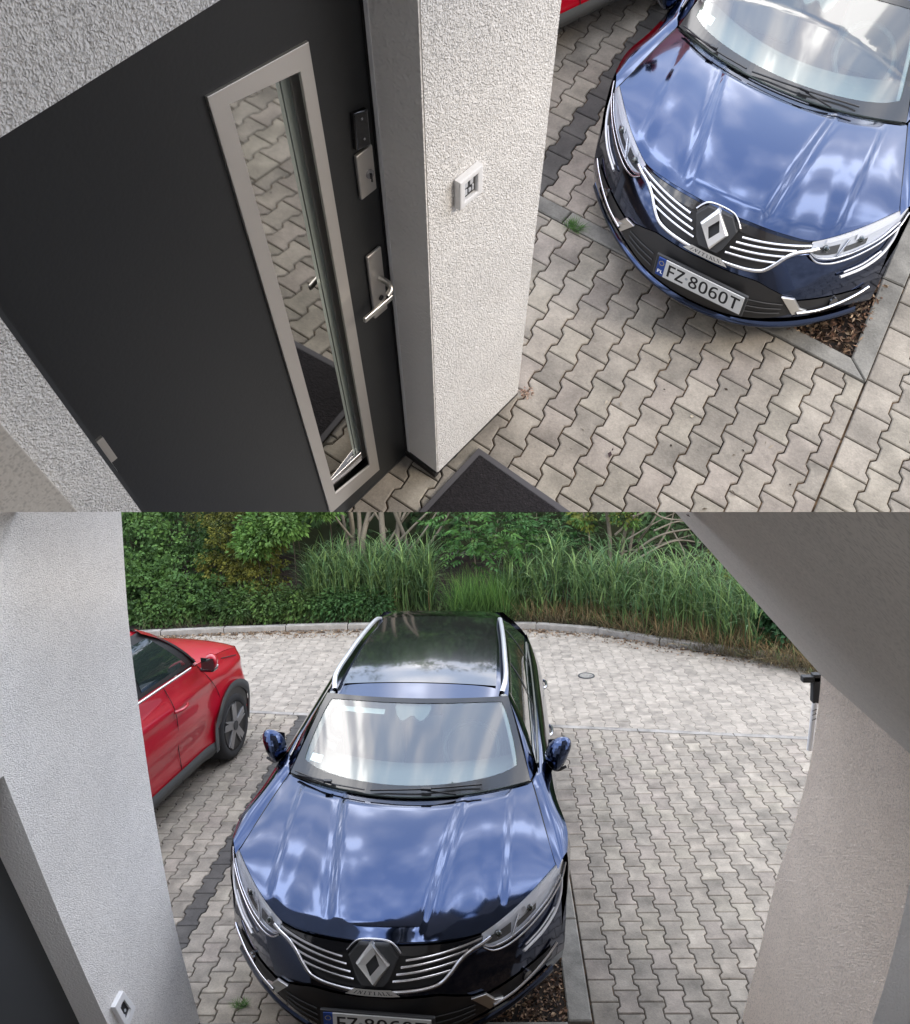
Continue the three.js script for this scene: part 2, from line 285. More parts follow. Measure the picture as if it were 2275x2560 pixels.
{ // kerb along the far side of the lane
  const kerb = thing('kerb', 'raised pale concrete kerb curving along the foot of the greenery', 'kerb');
  const pts = []; const cv = new THREE.CatmullRomCurve3(KERB.map(k => V3(k[0], 0, k[1]))); const N = 20, P = cv.getSpacedPoints(N);
  for (let i = 0; i < N; i++) {
    const a = P[i], b = P[i + 1], L = a.distanceTo(b), g = box(L - .014, .20, .11, 0, -.005, 0, .012); g.rotateY(-Math.atan2(b.z - a.z, b.x - a.x)); g.translate((a.x + b.x) / 2, rr(-.004, .004), (a.z + b.z) / 2);
    part('kerb_stone', boxUV(g), M.kerbLight, kerb);
  }
  const bed = thing('bay_kerb', 'pale flush concrete kerb framing the bark bed right of the lower blue car', 'kerb');
  for (let k = 0; k < 5; k++) { const z = .165 - k; part('kerb_stone', paverGeo([[-.150, z], [-.150, z - .99], [-.006, z - .99], [-.006, z]], .008, .008, .12, k, 0), M.kerb, bed); }
  for (let k = 0; k < 3; k++) { const x = -.155 - k * .8; part('kerb_stone', paverGeo([[x, .275], [x - .79, .265], [x - .79, .17], [x, .17]], .008, .008, .12, k, 1), M.kerb, bed); }
}
// deck of the upper place
const deck = struct('terrace_paving');
{
  const deckPts = [[-2.7, 2.41], [1.35, -.28], [1.25, -1.6], [-.2, -2.45], [-1.95, -2.32], [-3.0, -1.8], [-3.3, -.6], [-3.3, 2.2]];
  const g = extr(deckPts.map(p => [p[0], -p[1]]), .22); g.rotateX(-Math.PI / 2); g.translate(0, -.235, 0); g.applyMatrix4(MU4);
  part('terrace_slab', boxUV(clip(g, new THREE.Matrix4(), p => seamD(p)), 1), M.plasterWarm, deck);
  const s = new THREE.ShapeGeometry(new THREE.Shape(deckPts.map(p => new THREE.Vector2(p[0], -p[1])))); s.rotateX(-Math.PI / 2); s.translate(0, -.011, 0);
  const sb = part('bedding', clipU(boxUV(s, .7), MU4), M.sand, deck); sb.applyMatrix4(MU4);
  const LAT = [.1134, .9971, .0767, .0341, .0423, .9692, -.0018];
  const toU = (l, u, z) => [SU * (LAT[0] * l + LAT[1] * u + LAT[2] * z), SU * (LAT[3] * l + LAT[4] * u + LAT[5] * z + LAT[6])];
  const list = [];
  const add = (poly, mats) => {
    if (poly.length < 3 || Math.abs(area(poly)) < .0009) return;
    let x = 0, z = 0; for (const p of poly) { x += p[0] / poly.length; z += p[1] / poly.length; }
    const w = V3(x, 0, z).applyMatrix4(MU4); if (!inFrame(w, 330, 0, 512)) return;
    if (!poly.some(p => seamD(V3(p[0], 0, p[1]).applyMatrix4(MU4)) > 0)) return;
    list.push({ poly, world: w, mat: mats[Math.floor(rnd() * mats.length)], top: rr(-.001, .001), uo: rnd() * 3, vo: rnd() * 3, m4: MU4 });
  };
  const uLine = -LAT[0] / LAT[1];
  const K0 = [-.017, -.145], K1 = [-1.788, -.245], kn = [K0[1] - K1[1], -(K0[0] - K1[0])];   // outer line of the front kerb
  const kl = Math.hypot(...kn); kn[0] /= kl; kn[1] /= kl; const kc = kn[0] * K0[0] + kn[1] * K0[1]; // points in front of the kerb have kn.p < kc
  const sg = Math.sign(kc - (kn[0] * 0 + kn[1] * 1));
  for (let c = 0; c < 14; c++) for (let r = -14; r < 6; r++) {       // right of the long joint
    const u = .099 + .1408 * c, z = .2 * r + (c % 2 ? 0 : .1);
    add((c ? BLOCK : doubleT(.095)).map(q => toU(0, u + q[0], z + q[1])), PAVER);
  }
  for (let c = -18; c < 0; c++) for (let r = -10; r < 14; r++) {
    const u = .1408 * c, z = .2 * r + (c % 2 ? .1 : 0);
    let p = BLOCK.map(q => [u + q[0], z + q[1]]); p = cut(p, 1, 0, uLine - .005); if (p.length < 3) continue;
    p = p.map(q => toU(1, q[0], q[1]));
    add(cut(p, sg * kn[0], sg * kn[1], sg * kc - .005), PAVER);          // in front of the kerb
  }
  for (let c = -24; c < -7; c++) for (let r = -16; r < 1; r++) {
    const u = .1408 * c + .03, z = .2 * r + (c % 2 ? .1 : 0);
    let p = BLOCK.map(q => toU(1, u + q[0], z + q[1]));
    p = cut(p, -sg * kn[0], -sg * kn[1], -sg * kc - .098);
    add(p, c === -16 ? PAVERDARK : PAVER);
  }
  layBlocks(deck, list, 300, SU);
  const kerb = thing('bay_kerb', 'pale flush concrete kerb meeting at a mitred corner in front of the upper blue car', 'kerb');
  const dir = [(K1[0] - K0[0]), (K1[1] - K0[1])], dl = Math.hypot(...dir); dir[0] /= dl; dir[1] /= dl;
  const inn = [-sg * -kn[0], -sg * -kn[1]].map(v => -v), at = (s, o) => [K0[0] + dir[0] * s - kn[0] * sg * -o, K0[1] + dir[1] * s - kn[1] * sg * -o];
  const F = [[-.012, -.15], [-.128, -.226]];
  const off = .09, A = s => [K0[0] + dir[0] * s, K0[1] + dir[1] * s], B = s => [K0[0] + dir[0] * s + sg * kn[0] * off, K0[1] + dir[1] * s + sg * kn[1] * off];
  const stones = [[A(0), A(.78), B(.78), [-.118, -.238]], [A(.787), A(1.6), B(1.6), B(.787)], [A(1.607), A(2.4), B(2.4), B(1.607)]];
  const RL = z => [SU * LAT[2] * z / SU, z], x0 = z => .0767 / .9692 * z;
  for (let k = 0; k < 4; k++) { const z0 = k ? -.15 - k * .62 : -.15, z1 = -.15 - (k + 1) * .62 + .007; stones.push(k ? [[x0(z0) - .003, z0], [x0(z1) - .003, z1], [x0(z1) - .108, z1], [x0(z0) - .108, z0]] : [[-.014, -.15], [x0(z1) - .003, z1], [x0(z1) - .108, z1], [-.115, -.24]]); }
  for (const s of stones) { const o = part('kerb_stone', paverGeo(s, .006, .006, .1, rnd(), rnd()), M.kerb, kerb); o.applyMatrix4(MU4); }
}
// ───────────── upper place: door wall ─────────────
const addW = o => { o.applyMatrix4(MW4); return o; };
function partW(name, geo, mat, parent, label) { return addW(part(name, clipU(merge(Array.isArray(geo) ? geo : [geo])), mat, parent, label)); }
{
  const w = thing('house_wall', 'white rough plastered house wall around the grey door in the upper view', 'wall');
  // wall face with the door opening (p to the right, y up), 17 cm thick
  const outer = [[-3.2, 0], [-3.2, 3.6], [.523, 3.6], [.523, .035], [0, .035], [0, 2.235], [-1.085, 2.235], [-1.16, 0]];
  const g = extr([[0, .035], [.523, .035], [.523, 3.6], [-3.2, 3.6], [-3.2, 0], [-1.062, 0], [-1.062, 2.236], [0, 2.236]], .168); g.translate(0, 0, -.168);
  partW('wall_panel', boxUV(g), M.plaster, w);
  // grey lining of the opening
  partW('reveal', [boxUV(box(.006, 2.2, .165, -.0032, 1.137, -.0845))], M.reveal, w);
  partW('corner_bead', [box(.010, 2.2, .012, -.004, 1.137, -.158)], M.white, w);
  partW('jamb_strip', boxUV(extr([[-1.062, 0], [-1.04, 0], [-1.04, 2.236], [-1.062, 2.236]], .10).translate(0, 0, -.168)), M.doorDark, w);
  partW('base_strip', [box(.55, .038, .16, .262, .017, -.088), box(.02, .036, .17, -.006, .0175, -.09)], M.black, w);
  partW('wall_core', boxUV(box(3.7, 3.6, .1, -1.338, 1.8, -.32)), M.plaster, w);
  // deep side cheek at the left: smoother wall return
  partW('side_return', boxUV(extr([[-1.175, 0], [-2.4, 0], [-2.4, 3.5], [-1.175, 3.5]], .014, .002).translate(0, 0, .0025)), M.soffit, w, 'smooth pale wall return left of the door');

  const d = thing('front_door', 'anthracite grey front door with a tall narrow glass strip in a steel frame', 'door');
  // leaf with a cut-out for the glass
  const gp = [[-.452, .118], [-.172, .092], [-.177, 1.936], [-.456, 1.962]];
  const leafO = [[-1.037, .012], [-.010, .012], [-.010, 2.24], [-1.037, 2.24]];
  partW('leaf', boxUV(extr(leafO, .05, 0, [[[-.44, .13], [-.19, .115], [-.19, 1.92], [-.44, 1.94]]]).translate(0, 0, -.223)), M.door, d);
  const inn = [[-.405, .215], [-.218, .185], [-.214, 1.885], [-.409, 1.918]];
  partW('glazing_frame', boxUV(extr([[-.452, .112], [-.172, .092], [-.177, 1.936], [-.456, 1.962]], .006, .0015, [inn]).translate(0, 0, -.1725)), M.steelFlat, d);
  partW('glass_pane', box(.232, 1.8, .006).rotateY(.085).translate(-.315, 1.04, -.203), M.mirrorGlass, d);
  const st = (x0, x1, z, wd, dp, mat) => { const a = [x0, .2], b = [x1, 1.9]; return extr([[a[0], a[1]], [a[0] + wd, a[1]], [b[0] + wd, b[1]], [b[0], b[1]]], dp).translate(0, 0, z); };
  partW('glass_edge_strip', st(-.262, -.262, -.2130, .016, .008), M.glassEdge, d);
  partW('glass_edge_strip', st(-.243, -.243, -.2130, .024, .010), M.glassEdge, d);
  partW('inner_frame_edge', st(-.2175, -.2175, -.2130, .034, .014), M.steelFlat, d);
  partW('glass_seal', [st(-.269, -.269, -.2130, .0065, .007)], M.black, d);
  partW('glass_foot', [box(.17, .028, .012, -.312, .232, -.196, .003), box(.17, .028, .016, -.312, .263, -.196, .003)], M.chrome, d);
  partW('seal_gap', [extr([[-.011, .01], [-.004, .01], [-.004, 2.236], [-.011, 2.236]], .03).translate(0, 0, -.2)], M.black, d);
  partW('threshold', box(1.03, .012, .06, -.52, .006, -.2), M.doorDark, d);
  // hinge
  const hg = partW('hinge', [new THREE.CylinderGeometry(.012, .012, .13, 12).translate(-1.036, 1.3, -.150), box(.03, .10, .008, -1.018, 1.3, -.169)], M.satin, d);
  // handle with back plate
  const hp = partW('handle_plate', box(.060, .272, .012, -.066, 1.096, -.166, .005), M.steelFlat, d);
  partW('handle', [tube([[-.058, 1.118, -.162], [-.058, 1.118, -.118], [-.064, 1.112, -.108], [-.085, 1.103, -.104]], .0095, 10), box(.125, .020, .011, -.128, 1.086, -.103, .004)], M.satin, d);
  partW('keyhole', [new THREE.CylinderGeometry(.009, .009, .006, 14).rotateX(Math.PI / 2).translate(-.062, 1.035, -.159)], M.black, d);
  const lk = partW('lock_plate', box(.060, .142, .012, -.059, 1.512, -.166, .004), M.steelFlat, d);
  partW('lock_cylinder', [new THREE.CylinderGeometry(.0125, .0125, .010, 16).rotateX(Math.PI / 2).translate(-.052, 1.507, -.158)], M.chrome, d);
  partW('keyhole', [box(.0035, .026, .003, -.052, 1.498, -.1515)], M.black, d);
  const sg = partW('spyhole_plate', boxUV(extr([[-.085, 1.600], [-.036, 1.588], [-.034, 1.690], [-.082, 1.703]], .010, .004).translate(0, 0, -.172)), M.blackGloss, d, 'black plate with two bright screws above the lock');
  for (const [x, y] of [[-.057, 1.677], [-.056, 1.618]]) partW('screw', new THREE.SphereGeometry(.0045, 10, 8).translate(x, y, -.160), M.chrome, d);

  const bell = thing('doorbell', 'small white framed doorbell panel with a dark centre on the bright upper wall', 'doorbell');
  const c = [.151, 1.428], s = .048;
  partW('frame', extr([[c[0] - s, c[1] - s], [c[0] + s, c[1] - s], [c[0] + s, c[1] + s], [c[0] - s, c[1] + s]], .016, .004, [[[c[0] - .026, c[1] - .030], [c[0] - .026, c[1] + .030], [c[0] + .026, c[1] + .030], [c[0] + .026, c[1] - .030]]]).translate(0, 0, .004), M.white, bell);
  partW('face', box(.056, .064, .008, c[0], c[1], .008), M.plastic, bell);
  for (const [x, y, w2, h2] of [[-.012, .012, .012, .016], [.010, .012, .014, .018], [-.013, -.012, .010, .018], [.003, -.013, .010, .012], [.016, -.012, .007, .02]]) partW('key', box(w2, h2, .004, c[0] + x, c[1] + y, .0135, .001), M.lampBack, bell);

  const mt = thing('doormat', 'charcoal rubber doormat on the paving before the grey front door', 'doormat');
  const mm = MU4.clone().multiply(new THREE.Matrix4().makeTranslation(-1.255, 0, 1.089)).multiply(new THREE.Matrix4().makeRotationY(-Math.atan2(.045, .444)));
  const mp = (n, g, m) => part(n, clipU(g, mm), m, mt).applyMatrix4(mm);
  mp('pile', boxUV(box(.74, .010, .52, .395, .010, .285)), M.mat);
  mp('edge', boxUV(extr([[0, 0], [.79, 0], [.79, -.57], [0, -.57]], .008, .003, [[[.026, -.026], [.764, -.026], [.764, -.544], [.026, -.544]]]).rotateX(-Math.PI / 2).translate(0, .004, 0)), M.matEdge);
}
// unseen house over the upper viewpoint, sized for shade and reflections; rear wall added
{
  const h = thing('porch_roof', 'pale plastered porch ceiling and house front above the upper view', 'roof');
  const a = (g, m) => part('ceiling', clipU(boxUV(g), MU4), m, h).applyMatrix4(MU4);
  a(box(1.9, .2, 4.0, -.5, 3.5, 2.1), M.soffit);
  part('added_shade_wall', clipU(boxUV(box(1.9, 2.4, .1, .50, 2.2, 3.38)), MU4), M.reveal, h).applyMatrix4(MU4);  // added out of view to darken the door recess
  part('house_front', boxUV(box(5.2, 5.6, .25, .6, 6.4, 1.15)), M.plaster, h).applyMatrix4(MU4);
}
// ───────────── lower place: porch walls ─────────────
{
  const bw = thing('shade_back_wall', 'added plastered wall behind the viewer of the lower view, darkening the door reveals', 'wall'); part('wall_panel', boxUV(box(4.6, 3.6, .2, -.5, 1.8, 5.7)), M.reveal, bw);  // unseen wall, added to keep light off the reveals
  const L = thing('porch_wall', 'tall rough white plastered wall at the left of the lower view', 'wall');
  const leanL = y => spl([[-.2, -2.39], [0, -2.419], [.82, -2.535], [1.785, -2.599], [2.55, -2.622], [3.4, -2.60], [5, -2.6]], y);
  const leanR = y => spl([[-.2, .85], [0, .886], [.46, .983], [.94, 1.077], [1.25, 1.165], [1.71, 1.262], [2.17, 1.30], [4, 1.34]], y);
  const bend = (g, f, s) => { const p = g.attributes.position; for (let i = 0; i < p.count; i++) { const z = p.getX(i), y = p.getY(i), d = p.getZ(i); p.setXYZ(i, f(y) + s * d, y, z); } g.computeVertexNormals(); return g; };
  const porch = (o, lean, s, zE, yL, zFar, yTop, mat, deep) => {
    const met = (g, fu) => { const p = g.attributes.position, uv = g.attributes.uv; for (let i = 0; i < p.count; i++) uv.setXY(i, fu(p, i), p.getY(i)); return g; };
    const Zc = (p, i) => p.getZ(i), Xc = (p, i) => p.getX(i);
    part('wall_panel', clipL(merge([met(sheet(10, 40, (u, v) => { const y = mix(.02, yL, v); return [lean(y), y, mix(.173, zE(y), u)]; }), Zc), met(sheet(24, 40, (u, v) => { const y = mix(yL, yTop, v); return [lean(y), y, mix(.173, zFar, u)]; }), Zc)])), mat, o);
    part('reveal', clipL(met(sheet(4, 30, (u, v) => { const y = mix(0, yL, v); return [lean(y) + s * mix(0, deep, u), y, zE(y)]; }), Xc)), M.reveal, o);
    part('wall_end', clipL(met(sheet(4, 40, (u, v) => { const y = mix(0, yTop, v); return [lean(y) + s * mix(0, .4, u), y, .173]; }), Xc)), mat, o);
    part('lintel', clipL(met(sheet(20, 2, (u, v) => [lean(yL) + s * mix(0, deep, v), yL, mix(zE(yL), zFar, u)]), Zc)), M.reveal, o);
    part('wall_core', clipL(boxUV(bend(extr([[.18, 0], [zFar, 0], [zFar, yTop], [.18, yTop]], .08).translate(0, 0, .33), lean, s))), M.reveal, o);
    part('shade_jamb', boxUV(box(.27, yL, zFar - 3.9, lean(1) + s * .15, yL / 2, (zFar + 3.9) / 2)), mat, o);  // block added out of view to shade the reveal
  };
  porch(L, leanL, -1, y => .85 + .289 * y, 2.285, 5.6, 4.4, M.plaster, .188);
  const dl = thing('dark_door', 'near black door with steel fittings in the lower left corner', 'door');
  part('leaf', clipL(boxUV(bend(extr([[.55, 0], [3.6, 0], [3.6, 2.4], [.6, 2.4]], .05).translate(0, 0, .190), leanL, -1))), M.doorDark, dl);
  part('spyhole_plate', clipL(bend(extr([[1.237, 1.0], [1.354, 1.085], [1.401, 1.32], [1.298, 1.204]], .012, .004).translate(0, 0, .174), leanL, -1)), M.blackGloss, dl);
  for (const q of [[1.344, 1.245], [1.293, 1.105]]) part('screw', bend(new THREE.SphereGeometry(.006, 8, 6).translate(q[0], q[1], .170), leanL, -1), M.chrome, dl);
  part('lock_plate', clipL(bend(extr([[1.09, .766], [1.258, .902], [1.30, 1.024], [1.187, .971]], .012, .004).translate(0, 0, .174), leanL, -1)), M.steelFlat, dl);
  const b = thing('doorbell', 'small white framed doorbell panel low on the left wall of the lower view', 'doorbell');
  const q = [[.827, .641], [.907, .801], [1.013, .791], [.945, .60]];
  part('frame', bend(extr(q, .018, .004, [q.map(v => [mix(.923, v[0], .55), mix(.708, v[1], .6)])]).translate(0, 0, -.022), leanL, -1), M.white, b);
  part('face', bend(extr(q.map(v => [mix(.923, v[0], .62), mix(.708, v[1], .66)]), .008).translate(0, 0, -.011), leanL, -1), M.plastic, b);
  for (const [i, j, r] of [[.3, .3, .010], [-.25, .35, .011], [.1, -.3, .010], [-.2, -.15, .008]]) part('key', bend(new THREE.CylinderGeometry(r, r, .004, 8).rotateX(Math.PI / 2).translate(.923 + i * .07, .708 + j * .12, -.013), leanL, -1), M.lampBack, b);

  const R = thing('porch_wall', 'rough beige pink plastered wall at the right of the lower view', 'wall');
  porch(R, leanR, 1, y => 1.475 - .083 * y, 1.93, 5.6, 3.6, M.plasterWarm, .27);  // unseen length towards the viewer added to keep sun off the left wall
  const dr = thing('dark_door', 'near black door edge in the lower right corner', 'door');
  part('leaf', clipL(boxUV(bend(extr([[.9, 0], [4.7, 0], [4.7, 2.1], [.9, 2.1]], .05).translate(0, 0, .262), leanR, 1))), M.doorDark, dr);
  const so = thing('sloping_soffit', 'smooth grey beige sloping soffit over the upper right of the lower view', 'soffit');
  const sp = [[1.299, 2.165], [-.5, 4.277], [-.38, 4.38], [1.42, 2.27]];
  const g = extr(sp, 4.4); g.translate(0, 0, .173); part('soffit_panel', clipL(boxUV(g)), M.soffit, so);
  const pipe = thing('downpipe', 'thin white downpipe with a black bracket beside the right wall', 'pipe');
  part('pipe', tube([[1.287, 1.99, .13], [1.262, 1.70, .13]], .016, 10), M.white, pipe);
  part('bracket', [box(.045, .17, .05, 1.292, 2.07, .12, .006), box(.10, .035, .05, 1.262, 2.125, .12, .006)], M.plastic, pipe);
  for (const y of [1.94, 1.915, 1.885]) part('mark', tube([[1.268, y, .143], [1.290, y + .012, .1475]], .0025, 5), M.black, pipe);
}
// ───────────── the blue estate car (x to the right as one faces it, y up, z out of its nose) ─────────────
const plateTex = canvasTex(1024, 232, (c, w, h) => {
  c.fillStyle = '#c9cac8'; c.fillRect(0, 0, w, h); c.fillStyle = '#1b3f86'; c.fillRect(0, 0, 92, h);
  c.fillStyle = '#e8c93a'; for (let i = 0; i < 12; i++) { c.beginPath(); c.arc(46 + 27 * Math.cos(i * Math.PI / 6), 66 + 27 * Math.sin(i * Math.PI / 6), 4, 0, 7); c.fill(); }
  c.fillStyle = '#fff'; c.font = 'bold 62px sans-serif'; c.textAlign = 'center'; c.fillText('PL', 46, 196);
  c.fillStyle = '#101114'; c.font = '206px sans-serif'; c.lineWidth = 7; c.strokeStyle = '#101114'; c.textBaseline = 'alphabetic';
  const xs = [166, 280, 442, 562, 682, 802, 930]; 'FZ8060T'.split('').forEach((t, i) => { c.fillText(t, xs[i], 190); c.strokeText(t, xs[i], 190); });
  c.fillStyle = '#8f9699'; c.beginPath(); c.arc(358, 112, 17, 0, 7); c.fill();
});
const badgeTex = canvasTex(512, 96, (c, w, h) => { c.fillStyle = '#b9b7b2'; c.fillRect(0, 0, w, h); c.fillStyle = '#2a2a2c'; c.font = 'bold 66px serif'; c.textAlign = 'center'; c.textBaseline = 'middle'; 'INITIALE'.split('').forEach((t, i) => c.fillText(t, 70 + i * 53, 52)); });
const stickerTex = canvasTex(128, 80, (c, w, h) => { c.fillStyle = '#eef1f1'; c.fillRect(0, 0, w, h); c.fillStyle = '#a9b0b3'; c.fillRect(14, 14, 8, 40); c.fillRect(44, 30, 60, 8); });
M.plate = std([1, 1, 1], { map: plateTex, roughness: .45 }); M.badge = std([1, 1, 1], { map: badgeTex, roughness: .35, metalness: .3 }); M.sticker = std([1, 1, 1], { map: stickerTex, roughness: .6 });
const ZC = [[.16, -.075], [.22, -.045], [.29, -.005], [.36, .005], [.47, .0], [.55, -.012], [.63, -.034], [.70, -.062], [.80, -.108], [.86, -.14]];
const SF = (x, y) => spl(ZC, y) - .876 * Math.pow(Math.abs(x), 2.13);
const YE = x => spl([[0, .792], [.15, .788], [.35, .768], [.5, .748], [.6, .768], [.72, .800], [.82, .830], [.9, .848]], Math.abs(x));
const front = (x, y, o = 0) => [x * (1 + o * .4), y, SF(x, y) + o];
function band(x0, x1, lo, hi, o, nu = 24, nv = 4) { return sheet(nu, nv, (u, v) => { const x = mix(x0, x1, u); return front(x, mix(lo(x), hi(x), v), typeof o === 'function' ? o(u, v) : o); }); }
const both = f => [f(1), f(-1)];
const fp = (pts, o, r, n = 8) => tube(pts.map(p => front(p[0], p[1], p[2] ?? o)), r, n, pts.length * 6);
const mirX = g => { const h = g.clone(); const p = h.attributes.position; for (let i = 0; i < p.count; i++) p.setX(i, -p.getX(i)); if (h.index) { flip(h); } else { for (const k of Object.keys(h.attributes)) { const a = h.attributes[k], s = a.itemSize; for (let t = 0; t < a.count; t += 3) for (let c = 0; c < s; c++) { const A = a.array, i1 = (t + 1) * s + c, i2 = (t + 2) * s + c, q = A[i1]; A[i1] = A[i2]; A[i2] = q; } } h.computeVertexNormals(); } return h; };
const EF = x => { const y = YE(x); return [x, y, SF(x, y)]; };
const WB = s => [.752 * s, 1.008 - .03 * s * s, -1.19 - .33 * s * s];                 // foot of the windscreen
const WT = s => [.611 * s, 1.364 - .020 * s * s, -1.95 - .13 * s * s];                // its top
const HW = v => mix(.872, .762, Math.pow(v, .8));
function hoodPt(s, v) {
  const a = EF(s * .872), b = WB(s), x = s * HW(v), q = Math.abs(x);
  const g = 1 - Math.pow(1 - v, 2.3);
  let y = mix(a[1], b[1] - .012, mix(v, g, .42)), z = mix(a[2], b[2], v);
  y += .030 * Math.sin(Math.PI * Math.pow(v, .7)) * (1 - Math.pow(Math.abs(s), 4));
  const c1 = mix(.20, .335, v), c2 = mix(.585, .63, v), f = sstep(0, .07, v) * sstep(1.02, .86, v);
  y += f * .011 * sstep(c1 + .035, c1 - .006, q) + f * .007 * sstep(c2 + .030, c2 - .008, q) - .004 * f * Math.exp(-Math.pow((q - c1 - .045) / .02, 2));
  return [x, y, z];
}
const SIDEX = [[.18, .865], [.25, .895], [.36, .915], [.52, .925], [.66, .938], [.76, .936], [.86, .918], [.93, .885], [1.0, .850]];
const TOPY = z => spl([[-4.8, .99], [-3.5, .985], [-1.9, .955], [-1.5, .945], [-1.1, .915], [-.78, .868]], z);
const fadeZ = z => spl([[-4.8, .90], [-4.3, .97], [-3.6, 1], [-.95, 1], [-.74, .992]], z) + .034 * Math.exp(-Math.pow((z + 1.08) / .22, 2));
function sidePt(u, v, s) { const y0 = .2, zz = mix(-.76, -4.8, u), yt = TOPY(zz), y = mix(y0, yt, v), zf = mix(SF(.93, y) + .02, -4.8, u), z = zf; return [s * spl(SIDEX, y * .97) * fadeZ(z), y, z]; }
function makeEstate(label, map, wheelMap) {
  const car = new THREE.Group(); tag(car, label, 'car');
  const P = (n, g, m, parent = car, lab) => part(n, mapGeo(merge(Array.isArray(g) ? g : [g])), m, parent, lab);
  const mapGeo = (g, f = map) => { const p = g.attributes.position, v = V3(); for (let i = 0; i < p.count; i++) { f(v.fromBufferAttribute(p, i)); p.setXYZ(i, v.x, v.y, v.z); } if (g.userData.smooth) g.attributes.normal = g.userData.smooth; g.computeVertexNormals(); return g; };
  const S = (n, g, m, parent = car, lab) => { const q = (Array.isArray(g) ? g : [g]); let o; for (const h of q) o = part(n, mapGeo(h), m, parent, lab); return o; };  // keeps smooth normals
  // body
  const bonnet = S('bonnet', sheet(96, 64, (u, v) => hoodPt(u * 2 - 1, v)), M.blue);
  // shut line round the bonnet
  const hl = sgn => Array.from({ length: 18 }, (_, i) => { const p = hoodPt(sgn, i / 17); return [p[0] + sgn * .004, p[1] - .002, p[2]]; });
  S('shut_line', both(s => tube(hl(s), .0042, 5, 40)), M.black, bonnet);
  S('front_bumper', sheet(110, 30, (u, v) => { const a = (u * 2 - 1), x = .938 * Math.sin(a * Math.PI / 2 * .999) * 1; return front(x, mix(.17, YE(x) - .004, v), -.004); }), M.blue);
  S('side_panel', both(s => { const g = sheet(70, 22, (u, v) => sidePt(u, v, s)); return s > 0 ? flip(g) : g; }), M.blue);
  S('wing', both(s => { const g = sheet(60, 10, (u, v) => {
    const z = mix(-.74, -4.7, u), b = sidePt(clamp((-z - .76) / 4.04), 1, 1);
    let a; if (z > -1.52) { const t = clamp((-z - .70) / .82); a = hoodPt(1, clamp((-z - .74) / .765)); a = [a[0] + .008, a[1] - .006, z]; } else a = [mix(.765, .80, sstep(-1.5, -2.0, z)), mix(.975, 1.005, sstep(-1.5, -2.2, z)), z];
    const k = v, h = .022 * Math.sin(Math.PI * k);
    return [s * mix(a[0], b[0], k), mix(a[1], b[1], Math.pow(k, 1.3)) + h, mix(a[2], b[2], k)];
  }); return s > 0 ? g : flip(g); }), M.blue);
  S('sill_trim', both(s => { const g = sheet(40, 3, (u, v) => { const z = mix(-1.35, -3.3, u), y = mix(.20, .27, v); return [s * (spl(SIDEX, y) + .006), y, z]; }); return s > 0 ? flip(g) : g; }), M.plastic);
  // glasshouse
  const roofY = z => spl([[-4.55, 1.325], [-4.1, 1.372], [-3.2, 1.405], [-2.6, 1.400], [-1.95, 1.365]], z);
  const roofW = z => spl([[-4.55, .53], [-4.1, .56], [-3, .612], [-2.08, .618]], z);
  S('roof', sheet(30, 40, (u, v) => { const s = u * 2 - 1, z0 = WT(s)[2], z = mix(z0, -4.5 + .12 * (1 - s * s), v), w = mix(WT(1)[0], roofW(z), sstep(0, .1, v)); return [s * w, roofY(z) - .026 * s * s - .02 * Math.pow(Math.abs(s), 8), z]; }), M.blue);
  S('glass_roof', sheet(24, 20, (u, v) => { const s = (u * 2 - 1) * .86, z = mix(-2.22, -4.05, v); return [s * roofW(z), roofY(z) - .026 * s * s + .0035, z]; }), M.blackGloss);
  const sg = (lo, hi, ex) => both(s => { const g = sheet(40, 8, (u, v) => { const z0 = mix(-1.66, -2.16, v), z1 = mix(-4.55, -4.35, v), z = mix(z0, z1, u); return [s * (mix(.80, roofW(z) + .004, v) + .02 * Math.sin(Math.PI * v) + ex), mix(1.0, roofY(z) - .055, v), z]; }); return s > 0 ? flip(g) : g; });
  S('side_window', sg(0, 1, 0), M.glassDark);
  S('pillar', both(s => { const g = sheet(16, 4, (u, v) => { const a = WB(1), b = WT(1), t = u, q = [mix(a[0], b[0], t) + .012 * Math.sin(Math.PI * t), mix(a[1], b[1], t) + .008 * Math.sin(Math.PI * t), mix(a[2], b[2], t)], e = [mix(.80, roofW(-2.16) + .004, t) + .02 * Math.sin(Math.PI * t) + .003, mix(.985, roofY(-2.16) - .05, t), mix(-1.68, -2.2, t)]; return [s * mix(q[0], e[0], v), mix(q[1], e[1], v) + .012 * Math.sin(Math.PI * v), mix(q[2], e[2], v)]; }); return s > 0 ? g : flip(g); }), M.blue);
  S('roof_frame', both(s => { const g = sheet(40, 4, (u, v) => { const z = mix(-2.14, -4.45, u), k = v; return [s * (roofW(z) + .003 + .014 * Math.sin(Math.PI * k) ), mix(roofY(z) - .048, roofY(z) - .085, k), z]; }); return s > 0 ? flip(g) : g; }), M.blue);
  S('window_trim', both(s => tube([[.806 * s, 1.004, -1.72], [.815 * s, 1.012, -2.4], [.815 * s, 1.012, -3.6], [.79 * s, 1.015, -4.4]], .008, 6, 40)), M.satin);
  for (const z of [-2.75, -3.75]) S('window_post', both(s => { const g = sheet(3, 8, (u, v) => { const zz = z + .05 * u - .1 * v; return [s * (mix(.80, roofW(zz) + .004, v) + .02 * Math.sin(Math.PI * v) + .004), mix(1.0, roofY(zz) - .055, v), zz]; }); return flip(g); }), M.black);
